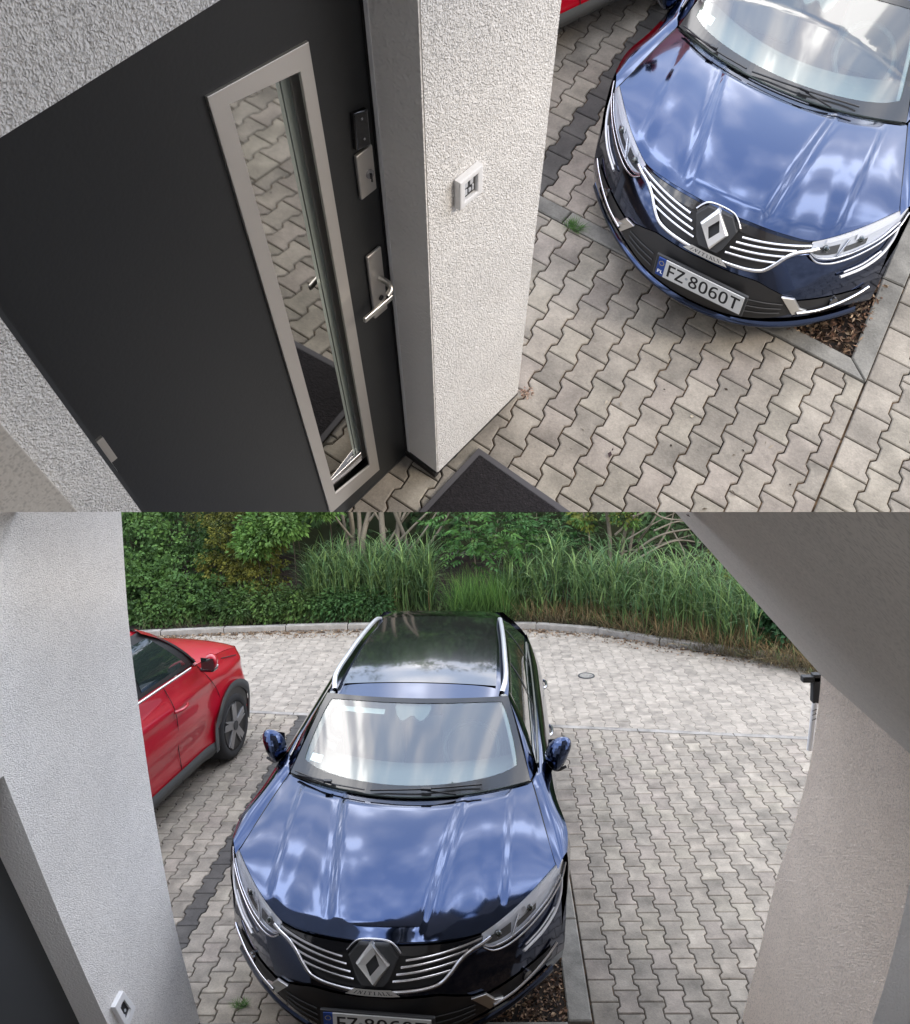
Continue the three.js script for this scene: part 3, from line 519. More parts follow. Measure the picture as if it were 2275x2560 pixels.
  S('tailgate', sheet(20, 12, (u, v) => { const s = u * 2 - 1, y = mix(.3, roofY(-4.5) - .03, v); return [s * spl([[.3, .85], [.9, .83], [1.0, .78], [1.35, .53]], y), y, spl([[.3, -4.78], [.95, -4.8], [1.35, -4.45]], y) + .1 * (s * s - 1) * -.0]; }), M.blue);
  P('underbody', box(1.36, .05, 3.7, 0, .22, -2.75), M.black);
  for (const s of [1, -1]) {
    const r = S('roof_rail', [tube([[.570 * s, 1.352, -2.13], [.592 * s, 1.398, -2.26], [.585 * s, 1.418, -2.8], [.564 * s, 1.408, -3.5], [.545 * s, 1.385, -3.92], [.538 * s, 1.345, -4.08]], .018, 10, 60)], M.silver);
    S('door_handle', tube([[.925 * s, .80, -2.62], [.945 * s, .805, -2.66], [.945 * s, .805, -2.80], [.925 * s, .80, -2.84]], .013, 8), M.chrome);
    S('door_handle', tube([[.925 * s, .82, -3.62], [.945 * s, .825, -3.66], [.945 * s, .825, -3.80], [.925 * s, .82, -3.84]], .013, 8), M.chrome);
  }
  // windscreen
  const wsPt = (s, v) => { const a = WB(s), b = WT(s), t = v; return [mix(a[0], b[0], t) , mix(a[1], b[1], t) + .003 * Math.sin(Math.PI * t), mix(a[2], b[2], t) + .002 * Math.sin(Math.PI * t)]; };
  const ws = S('windscreen', sheet(48, 24, (u, v) => wsPt(u * 2 - 1, v)), M.windshield);
  const q = (s, v, o) => { const p = wsPt(s, v); return [p[0], p[1] - o * .5, p[2] - o * .3]; };
  const corner = (u, v, k) => k;
  const inL = v => .945 - .0 * v - .07 * Math.pow(1 - v, 6) - .05 * Math.pow(v, 9), loV = s => .10 + .05 * Math.pow(Math.abs(s), 2) + .10 * Math.pow(Math.abs(s), 9), hiV = s => .945 - .03 * Math.pow(Math.abs(s), 8);
  const rim = [];
  rim.push(sheet(48, 4, (u, v) => { const s = u * 2 - 1; return q(s, mix(0.0, loV(s), v), -.006); }), sheet(48, 3, (u, v) => { const s = u * 2 - 1; return q(s, mix(hiV(s), 1, v), -.006); }));
  for (const s of [1, -1]) rim.push(sheet(4, 24, (u, v) => q(s * mix(inL(v), 1, u), v, -.0065)));
  P('screen_border', rim, M.frit, ws);
  P('sensor_cover', (() => { const sh = [[-.115, .30], [-.122, .21], [-.105, .13], [-.075, .065], [-.055, .055], [-.030, .085], [-.012, .115], [.012, .115], [.030, .085], [.055, .055], [.075, .065], [.105, .13], [.122, .21], [.115, .30]]; const g = extr(sh, .03); const p = g.attributes.position; for (let i = 0; i < p.count; i++) { const s = p.getX(i) / .65, v = .70 + p.getY(i) * .93, w = wsPt(s, v), d = -.006 - (.03 - p.getZ(i)) * .6; p.setXYZ(i, w[0], w[1] + d * .9, w[2] + d * .5 - .006); } return g; })(), M.dash, ws);
  S('sticker', (() => { const g = sheet(4, 3, (u, v) => q(mix(-.875, -.765, u), mix(.20, .285, v), .008)); return g; })(), M.sticker, ws);
  S('sun_visor', sheet(6, 3, (u, v) => { const p = wsPt(mix(-.78, -.30, u), mix(.84, .90, v)); return [p[0], p[1] - .03, p[2] - .02]; }), M.inside, ws);
  // cabin
  const cab = new THREE.Group(); cab.name = 'cabin'; car.add(cab);
  P('dashboard', sheet(30, 8, (u, v) => { const s = u * 2 - 1, p = WB(s * .97); return [p[0], p[1] - .03 - .02 * v + .035 * Math.sin(Math.PI * v) * (1 - s * s * .4), p[2] - .05 - v * .52]; }), M.dash, cab);
  for (const x of [-.38, .38]) { P('seat', [box(.48, .62, .15, x, .86, -2.55, .06), box(.27, .18, .11, x, 1.245, -2.62, .05)], M.seat, cab); }
  P('steering_wheel', new THREE.TorusGeometry(.18, .017, 10, 36).rotateX(-.45).translate(.38, .985, -1.98), M.dash, cab);
  P('headliner', box(.96, .02, 1.6, 0, 1.315, -3.0), M.inside, cab); P('cabin_floor', box(1.5, .03, 3, 0, .5, -2.9), M.dash, cab);
  P('rear_seat', box(1.2, .6, .2, 0, .9, -3.5, .08), M.dash, cab);
  S('inner_pillar', both(s => tube([[.70 * s, .97, -1.62], [.64 * s, 1.18, -1.88], [.575 * s, 1.32, -2.12]], .035, 8)), M.inside, cab);
  P('papers', box(.13, .004, .07, -.30, .985, -1.50), M.white, cab);
  // wipers
  const wp = (a, b, h) => [tube([a, b], .008, 6, 12), box(.05, .012, .022, (a[0] + b[0]) / 2, (a[1] + b[1]) / 2 + .008, (a[2] + b[2]) / 2, .004)];
  const onWS = (s, v, o) => { const p = wsPt(s, v); return [p[0], p[1] + o, p[2] + o * .6]; };
  P('wiper', [tube([onWS(-.95, .02, .02), onWS(-.62, .012, .022), onWS(-.30, .015, .022)], .0055, 6), tube([onWS(-.92, .0, .012), onWS(-.62, .02, .03)], .006, 6), box(.05, .016, .03, ...onWS(-.62, .02, .03), .004)], M.black);
  P('wiper', [tube([onWS(-.25, .018, .02), onWS(.15, .05, .022), onWS(.62, .045, .022)], .0055, 6), tube([onWS(.42, -.01, .014), onWS(.2, .03, .03)], .006, 6), box(.06, .016, .03, ...onWS(.19, .045, .03), .004)], M.black);
  P('cowl', sheet(40, 2, (u, v) => { const s = u * 2 - 1, a = WB(s); return [a[0], a[1] - .016 + .006 * v, a[2] + .03 - .04 * v]; }), M.black);
  // mirrors
  for (const s of [1, -1]) {
    const g = new THREE.SphereGeometry(1, 28, 20); { const p = g.attributes.position; for (let i = 0; i < p.count; i++) { let x = p.getX(i), y = p.getY(i), z = p.getZ(i); z = z < 0 ? z * .35 : z; x *= .088 * (1 + .30 * y); y *= .118; z *= .085 * (1 - .15 * y); p.setXYZ(i, s * (.925 + x * .85 + .25 * Math.max(0, y)), 1.035 + y + .12 * x, -1.80 + z - .12 * Math.abs(x) - .25 * Math.max(0, y)); } g.computeVertexNormals(); }
    const mi = P('mirror', s < 0 ? g : g, M.blue); P('mirror_foot', tube([[.78 * s, .975, -1.78], [.86 * s, .955, -1.80], [.92 * s, .955, -1.81]], .022, 8), M.black, mi);
    P('mirror_glass', sheet(8, 6, (u, v) => [s * mix(.87, .995, u), mix(.955, 1.12, v) + .02 * u, -1.855]), M.chrome, mi);
    P('mirror_trim', tube([[.87 * s, .958, -1.775], [.93 * s, .935, -1.765], [.985 * s, .955, -1.785]], .010, 8), M.black, mi);
  }
  // ── nose ──
  const uY = x => spl([[0, .776], [.12, .768], [.3, .752], [.5, .735]], Math.abs(x)), lY = x => pl([[0, .572], [.27, .574], [.335, .60], [.40, .668], [.45, .698], [.52, .712]], Math.abs(x));
  S('grille', band(-.50, .50, x => lY(x) + .004, x => uY(x) + .004, (u, v) => .0035, 80, 6), M.black);
  S('nose_strip', band(-.50, .50, x => uY(x) - .034 + .012 * Math.abs(x), x => YE(x) - .012, .009, 80, 4), M.blackGloss);
  const gr = S('grille_surround', both(s => fp([[0, .570], [.14, .571], [.255, .574], [.310, .586], [.355, .625], [.395, .668], [.44, .694], [.50, .706], [.535, .716]].map(p => [p[0] * s, p[1]]), .016, .0105, 10)), M.chrome);
  S('grille_surround', both(s => fp([[.30, .578], [.348, .612], [.385, .655], [.43, .683], [.50, .696]].map(p => [p[0] * s, p[1] - .010]), .010, .006, 6)), M.blue);
  const bars = [[.150, .714, .495, .728], [.128, .684, .432, .700], [.108, .652, .398, .667], [.092, .620, .362, .632], [.10, .592, .318, .600]];
  for (const s of [1, -1]) for (const [x0, y0, x1, y1] of bars.slice(0, 4)) S('grille_bar', (() => { const g = sheet(20, 3, (u, v) => { const x = mix(x0, x1, u); return front(s * x, mix(y0, y1, u * (1.1 - .1 * u)) + (v - .5) * .0125, .0125 + .006 * Math.sin(Math.PI * v)); }); return g; })(), M.chrome);
  if (0) for (const s of [1, -1]) S('grille_shadow_bar', (() => { const [x0, y0, x1, y1] = bars[4]; return sheet(14, 2, (u, v) => front(s * mix(x0, x1, u), mix(y0, y1, u) + (v - .5) * .009, .010)); })(), M.satin);
  // emblem: a standing faceted diamond on a dark shield
  P('emblem_shield', (() => { const sh = [[-.118, .735], [-.075, .632], [-.052, .605], [.052, .605], [.075, .632], [.118, .735], [.070, .792], [-.070, .792]]; const g = extr(sh, .02, .004); const p = g.attributes.position; for (let i = 0; i < p.count; i++) { const x = p.getX(i), y = p.getY(i); p.setXYZ(i, x, y, SF(x, y) + .006 + p.getZ(i)); } return g; })(), M.plastic);
  P('emblem', (() => {
    const cy = .712, ring = (hx, hy, z, sk) => [[0 + sk, hy], [hx, 0], [0 - sk, -hy], [-hx, 0]].map(p => [p[0], p[1] + cy, z]);
    const O = ring(.080, .096, .026, 0), Rr = ring(.070, .085, .036, 0), I = ring(.032, .050, .030, 0), pos = [];
    O[0][0] -= .012; O[2][0] += .012; Rr[0][0] -= .002; Rr[2][0] += .004; I[0][0] += .012; I[2][0] -= .010;
    const put = (a, b, c, d) => pos.push(...a, ...b, ...c, ...a, ...c, ...d);
    for (let i = 0; i < 4; i++) { const j = (i + 1) % 4; put(O[j], O[i], Rr[i], Rr[j]); put(Rr[j], Rr[i], I[i], I[j]); const b = p => [p[0], p[1], .0]; put(b(O[j]), b(O[i]), O[i], O[j]); }
    for (let i = 0; i < pos.length; i += 3) pos[i + 2] += SF(pos[i], pos[i + 1]) + .012;
    return raw(pos);
  })(), M.emblem);
  S('emblem_arch', fp([[-.125, .752], [-.100, .783], [-.068, .805], [.068, .805], [.100, .783], [.125, .752]], .018, .0065, 8), M.chrome);
  P('badge', (() => { const g = sheet(16, 2, (u, v) => { const y = mix(.558, .592, v), k = mix(.128, .085, v); return front(mix(-k, k, u), y, .030); }); return g; })(), M.badge);
  // number plate
  P('plate_holder', (() => { const g = box(.545, .135, .02, .02, .396, .018, .006); return g; })(), M.plastic);
  P('number_plate', (() => { const g = new RoundedBoxGeometry(.512, .112, .008, 2, .003); const p = g.attributes.position, uv = g.attributes.uv; for (let i = 0; i < p.count; i++) uv.setXY(i, p.getX(i) / .512 + .5, p.getY(i) / .112 + .5); g.translate(.02, .398, .032); return g; })(), M.plate);
  // lower intake and lip
  S('lower_intake', band(-.60, .60, x => .245 + .10 * Math.pow(Math.abs(x) / .6, 3), x => spl([[0, .532], [.28, .515], [.40, .470], [.50, .42], [.60, .372]], Math.abs(x)), .004, 60, 5), M.black);
  for (const k of [0, 1, 2]) S('intake_bar', both(s => fp([[.285, .318 + k * .040], [.38, .320 + k * .036], [.47, .326 + k * .030]].map(p => [p[0] * s, p[1]]), .010, .0035, 5)), M.plastic);
  S('front_lip', band(-.86, .86, x => .172 + .03 * x * x, x => .232 + .06 * x * x, (u, v) => .012 + .028 * Math.sin(Math.PI * v), 60, 6), M.blue);
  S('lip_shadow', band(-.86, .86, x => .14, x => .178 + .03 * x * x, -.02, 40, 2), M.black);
  for (const s of [1, -1]) {
    // fog pocket with bright bracket
    S('fog_pocket', band(.52 * s, .86 * s, x => .315 + .07 * (Math.abs(x) - .5), x => .405 + .02 * (Math.abs(x) - .5), .0035, 20, 4), M.black);
    P('fog_lamp', (() => { const c = front(.72 * s, .372, .006); return new THREE.CylinderGeometry(.030, .034, .02, 18).rotateX(Math.PI / 2).rotateY(s * .9).translate(...c); })(), M.blackGloss);
    P('fog_bracket', (() => { const A = [[.452, .442], [.520, .430], [.566, .362], [.606, .340], [.600, .318], [.540, .318]]; const g = extr(A.map(p => [p[0] * s, p[1]]), .012, .003); const p = g.attributes.position; for (let i = 0; i < p.count; i++) { const x = p.getX(i), y = p.getY(i); p.setXYZ(i, x, y, SF(x, y) + p.getZ(i) + .008); } return g; })(), M.satin);
    S('fog_trim', [fp([[.555, .330], [.66, .338], [.76, .365], [.84, .400], [.875, .425]].map(p => [p[0] * s, p[1]]), .020, .0085, 8)], M.chrome);
    // bright sickle below the headlamp
    S('light_sickle', [fp([[.895, .770], [.893, .700], [.868, .630], [.80, .575], [.70, .545]].map(p => [p[0] * s, p[1]]), .016, .0080, 8), fp([[.86, .640], [.79, .592], [.71, .566]].map(p => [p[0] * s, p[1]]), .008, .005, 6)], M.drl);
    // headlamp
    const top = x => spl([[.495, .744], [.56, .758], [.68, .789], [.78, .818], [.86, .840], [.912, .852]], x), bot = x => spl([[.495, .696], [.53, .666], [.60, .654], [.68, .664], [.76, .688], [.83, .722], [.885, .775], [.912, .848]], x);
    const hb = (x0, x1, k0, k1, o, nu = 24) => { const g = sheet(nu, 5, (u, v) => { const x = mix(x0, x1, u); return front(s * x, mix(bot(x), top(x), mix(k0, k1, v)), o); }); return g; };
    const H = S('headlamp', hb(.495, .905, 0, 1, .004, 40), M.lampBack);
    S('lamp_lens', hb(.492, .905, -.02, 1.02, .022, 40), M.lens, H);
    S('lamp_mask', [hb(.515, .635, .20, .60, .007), hb(.665, .76, .18, .42, .0072)], M.plastic, H);
    S('light_strip', hb(.56, .70, .80, .99, .012, 20), M.drl, H); S('light_strip', hb(.70, .905, .58, .99, .012, 24), M.drl, H);
    S('lamp_divider', [fp([[.64, .668], [.655, .710], [.668, .748]].map(p => [p[0] * s, p[1]]), .014, .006, 6), fp([[.497, .700], [.535, .672], [.60, .660], [.68, .670], [.76, .694], [.83, .728], [.89, .785]].map(p => [p[0] * s, p[1]]), .014, .0055, 6)], M.chrome, H);
    for (const [x, y] of [[.570, .712], [.725, .742]]) P('projector', (() => { const c = front(s * x, y, .010); return new THREE.SphereGeometry(.020, 14, 10).translate(...c); })(), M.glassDark, H);
    S('lamp_trim', fp([[.50, .692], [.545, .655], [.61, .640], [.69, .650], [.77, .676], [.84, .712], [.90, .772], [.918, .83]].map(p => [p[0] * s, p[1] - .006]), .015, .006, 8), M.chrome);
  }
  // wheels
  for (const z of [-.98, -3.79]) for (const s of [1, -1]) {
    const w = new THREE.Group(); w.name = 'wheel'; car.add(w);
    const lath = (pts, n = 40) => new THREE.LatheGeometry(pts.map(p => new THREE.Vector2(...p)), n).rotateZ(-s * Math.PI / 2);
    const pw = (n, g, m) => part(n, mapGeo(merge([g.translate(s * .66, .34, z)]), wheelMap), m, w);
    pw('tyre', lath([[.24, -.11], [.30, -.12], [.34, -.09], [.34, .09], [.30, .12], [.24, .11]]), M.tyre);
    pw('rim', merge([lath([[0, .05], [.06, .07], [.24, .10]]), ...Array.from({ length: 5 }, (_, i) => box(.03, .20, .05, s * .105, .13, 0, .01).rotateX(i * Math.PI * .4))]), M.satin);
  }
  return car;
}
const affine = (m, ty, zmin) => v => { const z = Math.max(v.z, zmin), x = v.x, y = v.y, zz = v.z; return v.set(m[0] * x + m[1] * y + m[2] * zz, m[3] * x + m[4] * y + m[5] * z + ty, m[6] * x + m[7] * y + m[8] * zz); };
{
  const m = [1.133, .052, -.02, -.002, 1.116, .021, .118, .228, 1.112];
  const car = makeEstate('dark blue estate car with silver roof rails seen whole in the lower view', affine(m, .086, -99), affine([1.133, .052, -.02, 0, 1.116, 0, .118, .228, 1.112], 0, -99));
  car.name = numbered('estate_car'); car.position.set(-1.247, 0, .697); scene.add(car);
  const k = [.819, -.071, .10, -.032, .729, .193, -.011, -.195, .816].map(v => v * SU * 1.09);
  const up = makeEstate('dark blue estate car cropped at its windscreen in the upper view, number plate readable', affine(k, .044, -1.7), affine([k[0], k[1], k[2], 0, k[4] * .66, 0, k[6], k[7], k[8]], 0, -99));
  up.name = numbered('estate_car'); up.position.set(-.807, 0, .112); up.applyMatrix4(MU4); scene.add(up);
}
// ───────────── the red crossover (x = 0 is its right flank, nose towards -z) ─────────────
function makeRed(label) {
  const car = new THREE.Group(); tag(car, label, 'car');
  const W = 1.98, mx = g => { const h = g.clone(), p = h.attributes.position; for (let i = 0; i < p.count; i++) p.setX(i, -W - p.getX(i)); return flip(h); };
  const S = (n, g, m, parent = car) => { let o; for (const h of Array.isArray(g) ? g : [g]) o = part(n, h, m, parent); return o; };
  const inset = f => f > .34 ? .95 * Math.pow((f - .34) / .58, 2.3) : f < -3.2 ? .5 * Math.pow((-3.2 - f) / .5, 2) : 0;
  const yTop = f => spl([[-3.7, 1.16], [-2.5, 1.235], [-.9, 1.215], [-.55, 1.195], [.1, 1.15], [.50, 1.09], [.74, 1.01], [.90, .89]], f);
  const xs = (f, y) => -inset(f) - .10 * Math.pow(clamp((.62 - y) / .45, -1.4, 1), 2) * (y < .62 ? .35 : .62) + .022 * Math.exp(-Math.pow((y - .98) / .06, 2)) - .02 * Math.exp(-Math.pow((y - .52) / .12, 2)) * (f < -.3 ? 1 : 0) + .03 * Math.exp(-Math.pow((Math.hypot(f - .07, (y - .36) * .9) - .44) / .10, 2));
  const side = sheet(110, 30, (u, v) => { const f = mix(-3.7, .90, u), y = mix(.30, yTop(f), v); return [xs(f, y), y, -f]; });
  S('body_side', [side, mx(side)], M.red);
  const hood = sheet(30, 30, (u, v) => { const f = mix(-.62, .90, v), s = u * 2 - 1, e = xs(f, yTop(f)) - .012, x = mix(e, -W - e, u); return [x, yTop(f) + .055 * (1 - s * s) + .02 * (1 - Math.pow(Math.abs(s), 6)), -f]; });
  S('bonnet', flip(hood), M.red);
  S('nose', sheet(20, 12, (u, v) => { const y = mix(.25, .89, v), e = xs(.90, y); return [mix(e, -W - e, u), y, -.90 - .05 * Math.sin(Math.PI * v)]; }), M.red);
  const AP = t => spl([[0, -.40], [.4, -.60], [.75, -.82], [1, -1.06]], t), wz = AP, rz = t => mix(-3.45, -3.0, t);
  const gh = (u, v) => { const f = mix(rz(v), wz(v), u); return [mix(-.09, -.285, Math.pow(v, 1.2)) + .02 * Math.sin(Math.PI * v) - .02, mix(1.215, 1.715, v), -f]; };
  const win = sheet(60, 12, gh); S('window_surround', [win, mx(win)], M.black);
  const pane = (f0, f1, g0, g1) => { const p = sheet(16, 8, (u, v) => { const t = mix(.10, .86, v), f = mix(mix(f0, g0, t), mix(f1, g1, t), u), a = gh(0, t); return [a[0] + .006, a[1], -f]; }); return [p, mx(p)]; };
  S('front_window', pane(-1.40, -.56, -1.46, -1.08), M.glassDark); S('rear_window', pane(-2.55, -1.50, -2.5, -1.55), M.glassDark);
  const roofFrame = sheet(50, 6, (u, v) => { const f = mix(-3.1, -.98, u), t = v; return [mix(-.262, -.37, t), mix(1.665, 1.80, Math.pow(t, .7)) - .10 * Math.pow(sstep(.72, 1, u), 1.5), -f]; });
  S('roof_frame', [roofFrame, mx(roofFrame)], M.red);
  const pil = sheet(20, 4, (u, v) => { const t = u, f = AP(t) + .02, a = [mix(-.095, -.275, Math.pow(t, 1.2)) + .018, mix(1.205, 1.725, t), -f]; return [a[0] - .10 * v, a[1] - .015 + .03 * v, a[2] + .05 * (1 - v)]; });
  S('pillar', [pil, mx(pil)], M.red);
  S('roof', sheet(20, 20, (u, v) => { const s = u * 2 - 1, f = mix(-3.15, -.99, v); return [mix(-.36, -W + .36, u), 1.795 + .05 * (1 - s * s) - .10 * Math.pow(sstep(.72, 1, v), 1.5), -f]; }), M.red);
  S('windscreen', sheet(16, 10, (u, v) => { const f = AP(v) + .03, s = u * 2 - 1; return [mix(-.13 - .22 * v, -W + .13 + .22 * v, u), mix(1.22, 1.72, v) + .04 * (1 - s * s), -f]; }), M.glassDark);
  S('rear_screen', sheet(16, 8, (u, v) => [mix(-.15 - .2 * v, -W + .15 + .2 * v, u), mix(1.18, 1.76, v), 3.62 - .48 * v]), M.glassDark);
  S('tail', sheet(16, 8, (u, v) => [mix(-.4, -W + .4, u), mix(.3, 1.18, v), 3.68]), M.red);
  S('roof_rail', both(s => { const g = tube([[-.40, 1.79, 2.9], [-.38, 1.85, 2.7], [-.375, 1.855, 2.0], [-.385, 1.83, 1.35], [-.40, 1.78, 1.20]], .018, 8); return s > 0 ? g : mx(g); }), M.silver);
  S('window_sill', both(s => { const g = tube([[-.055, 1.222, .62], [-.05, 1.232, 1.2], [-.05, 1.238, 2.2], [-.06, 1.24, 3.2]], .012, 6); return s > 0 ? g : mx(g); }), M.satin);
  const clad = (f0, f1, y0, y1, o) => { const g = sheet(40, 5, (u, v) => { const f = mix(f0, f1, u), y = mix(y0, y1, v); return [xs(f, Math.max(.30, y)) + o + .012 * Math.sin(Math.PI * v) - (y < .3 ? .06 * (.3 - y) / .1 : 0), y, -f]; }); return [g, mx(g)]; };
  S('sill_cladding', clad(-2.25, -.37, .205, .375, .012), M.greyClad); S('bumper_cladding', clad(.56, .90, .22, .36, .012), M.greyClad);
  for (const f of [.07, -2.62]) {
    const arch = sheet(40, 3, (u, v) => { const a = mix(-.22, Math.PI + .22, u), r = mix(.40, .485, v), ff = f + r * Math.cos(a), y = .36 + r * Math.sin(a); return [xs(ff, y) + .030 - .014 * (v < .2 ? 1 : 0), y, -ff]; });
    S('wheel_arch', [arch, mx(arch)], M.greyClad);
    const well = sheet(30, 2, (u, v) => { const a = mix(-.25, Math.PI + .25, u), r = .41 * v, ff = f + r * Math.cos(a), y = .36 + r * Math.sin(a); return [.006 + xs(ff, y), y, -ff]; });
    S('wheel_well', [well, mx(well)], M.black);
    for (const s of [0, 1]) {
      const w = new THREE.Group(); w.name = 'wheel'; car.add(w); const k = s ? -1 : 1, X = s ? -W + .115 : -.115;
      const lath = pts => new THREE.LatheGeometry(pts.map(p => new THREE.Vector2(...p)), 48).rotateZ(-k * Math.PI / 2).translate(X, .355, -f);
      S('tyre', lath([[.245, .120], [.265, .138], [.315, .142], [.345, .118], [.355, .08], [.355, -.08], [.33, -.12], [.2, -.12]]), M.tyre, w);
      S('rim', lath([[0, .12], [.05, .135], [.10, .128], [.225, .128], [.247, .140], [.250, .12]]), M.black, w);
      for (let i = 0; i < 5; i++) for (const d of [-.12, .12]) { const g = extr([[.035 + d * .1, .03], [.03 + d * .3, .24], [-.01 + d * .55, .24], [-.03 + d * .1, .03]], .016, .003).translate(0, 0, .125); g.rotateZ(i * Math.PI * .4 + d * .6); g.rotateY(Math.PI / 2); if (s) g.scale(-1, 1, 1); g.translate(X, .355, -f); S('spoke', s ? (() => { const h = g.toNonIndexed ? (g.index ? g.toNonIndexed() : g) : g; return h; })() : g, M.alloy, w); }
      S('hub_cap', new THREE.CylinderGeometry(.045, .05, .03, 20).rotateZ(Math.PI / 2).translate(X + k * .135, .355, -f), M.plastic, w);
    }
  }
  const line = (pts, r = .0032) => tube(pts.map(([f, y]) => [xs(f, y) + .0015, y, -f]), r, 5, 30);
  S('door_gap', [line([[-1.07, 1.20], [-1.05, .98], [-1.03, .80], [-1.05, .6], [-1.02, .36], [-1.0, .22]]), line([[-.42, 1.18], [-.30, .98], [-.22, .8], [-.24, .62], [-.33, .38]]), line([[.05, 1.1], [.35, 1.04], [.62, .95]], .005)], M.black);
  const dh = y => tube([[.015, y, .86], [.045, y + .006, .92], [.047, y + .012, 1.04], [.012, y + .01, 1.10]], .017, 8);
  S('door_handle', dh(.955), M.red); S('door_handle', dh(.975).translate(0, 0, 1.05), M.red);
  const mg = new THREE.SphereGeometry(1, 24, 16); { const p = mg.attributes.position; for (let i = 0; i < p.count; i++) { let x = p.getX(i), y = p.getY(i), z = p.getZ(i); z = z > 0 ? z * .4 : z; p.setXYZ(i, .075 + x * .092, 1.235 + y * .082 + x * .02, .46 + z * .10 + .05 * x); } mg.computeVertexNormals(); }
  const mi = S('mirror', mg, M.red); S('mirror_base', box(.15, .045, .12, .05, 1.165, .455, .02), M.blackGloss, mi); S('mirror_glass', sheet(4, 4, (u, v) => [mix(0, .15, u), mix(1.18, 1.295, v), .512 + .03 * u]), M.glassDark, mi); S('mirror_trim', box(.10, .02, .09, .08, 1.185, .445, .008), M.silver, mi);
  S('headlamp', sheet(8, 4, (u, v) => { const f = mix(.42, .74, u), y = mix(.78, .90, v) + .03 * (1 - u); return [xs(f, y) + .01, y, -f]; }), M.lens);
  S('underbody', box(1.6, .05, 4.0, -W / 2, .28, 1.4), M.black);
  return car;
}
{
  const a = makeRed('bright red crossover car parked beyond the left wall in the lower view');
  a.name = numbered('crossover_car'); a.rotation.y = -.135; a.position.set(-3.36, 0, -3.6); scene.add(a);
  const b = a.clone(); b.name = numbered('crossover_car'); b.userData = { label: 'red car showing only its lower flank at the top edge of the upper view', category: 'car' };
  b.position.set(-1.96, 0, -2.10); b.rotation.set(0, -.36, 0); b.scale.setScalar(.72); b.updateMatrix(); b.applyMatrix4(MU4); scene.add(b);
}
// ───────────── greenery beyond the lane ─────────────
const atD = (d, z) => -.498 + (-.712 + (d - 900) / 119.6) * (4.83 - z) / 13.83;   // x that stands d steps across the view at depth z
const hueMix = (pal, sh = .25) => { const a = pal[Math.floor(rnd() * pal.length)], k = 1 + sh * (rnd() * 2 - 1); return [a[0] * k, a[1] * k, a[2] * k]; };
class Leaves {
  constructor() { this.p = []; this.c = []; this.i = []; this.n = 0; }
  leaf(x, y, z, a, L, W, col, fold = .25) {          // a: unit direction of the midrib
    let bx = rnd() - .5, by = rnd() - .5, bz = rnd() - .5; const d = bx * a[0] + by * a[1] + bz * a[2]; bx -= d * a[0]; by -= d * a[1]; bz -= d * a[2]; const l = Math.hypot(bx, by, bz) || 1; bx /= l; by /= l; bz /= l;
    const nx = a[1] * bz - a[2] * by, ny = a[2] * bx - a[0] * bz, nz = a[0] * by - a[1] * bx, m = .42 * L, h = W / 2, f = fold * h, q = this.n;
    this.p.push(x, y, z, x + a[0] * m + bx * h + nx * f, y + a[1] * m + by * h + ny * f, z + a[2] * m + bz * h + nz * f, x + a[0] * L, y + a[1] * L - .12 * L, z + a[2] * L, x + a[0] * m - bx * h + nx * f, y + a[1] * m - by * h + ny * f, z + a[2] * m - bz * h + nz * f);
    for (let k = 0; k < 4; k++) this.c.push(...col);
    this.i.push(q, q + 1, q + 2, q, q + 2, q + 3); this.n += 4;
  }
  blade(x, y, z, ang, H, W, lean, droop, col, col0, seg = 4) {
    const cx = Math.cos(ang), cz = Math.sin(ang), q = this.n;
    for (let k = 0; k <= seg; k++) { const t = k / seg, o = lean * t + droop * t * t * t, w = W * (1 - t * t * .97) / 2 * Math.min(1, .5 + t * 2); const yy = y + H * (t - .45 * droop * t * t * t / Math.max(.2, H)), X = x + cx * o, Z = z + cz * o; this.p.push(X - cz * w, yy, Z + cx * w, X + cz * w, yy, Z - cx * w); const s = sstep(.2, .75, t), c = [mix(col0[0], col[0], s), mix(col0[1], col[1], s), mix(col0[2], col[2], s)]; this.c.push(...c, ...c); }
    for (let k = 0; k < seg; k++) { const a = q + k * 2; this.i.push(a, a + 1, a + 3, a, a + 3, a + 2); } this.n += seg * 2 + 2;
  }
  build() { const g = raw(this.p, this.i); g.setAttribute('color', new THREE.Float32BufferAttribute(this.c, 3)); return g; }
}
const rdir = () => { const u = rr(-1, 1), a = rnd() * 6.283, s = Math.sqrt(1 - u * u); return [s * Math.cos(a), u, s * Math.sin(a)]; };
function blobLeaves(L, blobs, n, len, wid, pal, up = .1) {
  const vol = blobs.map(b => b[3] * b[4] + b[4] * b[5] + b[3] * b[5]), tot = vol.reduce((a, b) => a + b, 0);
  blobs.forEach((b, k) => {
    // clumps on the blob, leaves on the clumps
    const m = Math.round(n * vol[k] / tot), nc = Math.max(4, Math.round(m / 26));
    for (let c = 0; c < nc; c++) {
      const d = rdir(), r = Math.pow(rnd(), .45), cx = b[0] + d[0] * b[3] * r, cy = b[1] + d[1] * b[4] * r, cz = b[2] + d[2] * b[5] * r, cs = rr(.5, 1.2) * len * 2.1, base = hueMix(pal, .28);
      for (let i = 0; i < m / nc; i++) {
        const e = rdir(), q = Math.pow(rnd(), .5) * cs; let a = [d[0] * .7 + e[0] * .9, d[1] * .5 + e[1] * .5 - .25 + up, d[2] * .7 + e[2] * .9 + .25]; const l = Math.hypot(...a); a = a.map(v => v / l);
        const y = cy + e[1] * q * .7; if (y < .02) continue; const k2 = rr(.8, 1.2);
        L.leaf(cx + e[0] * q, y, cz + e[2] * q, a, len * rr(.65, 1.25), wid * rr(.7, 1.2), base.map(v => v * k2));
      }
    }
  });
}
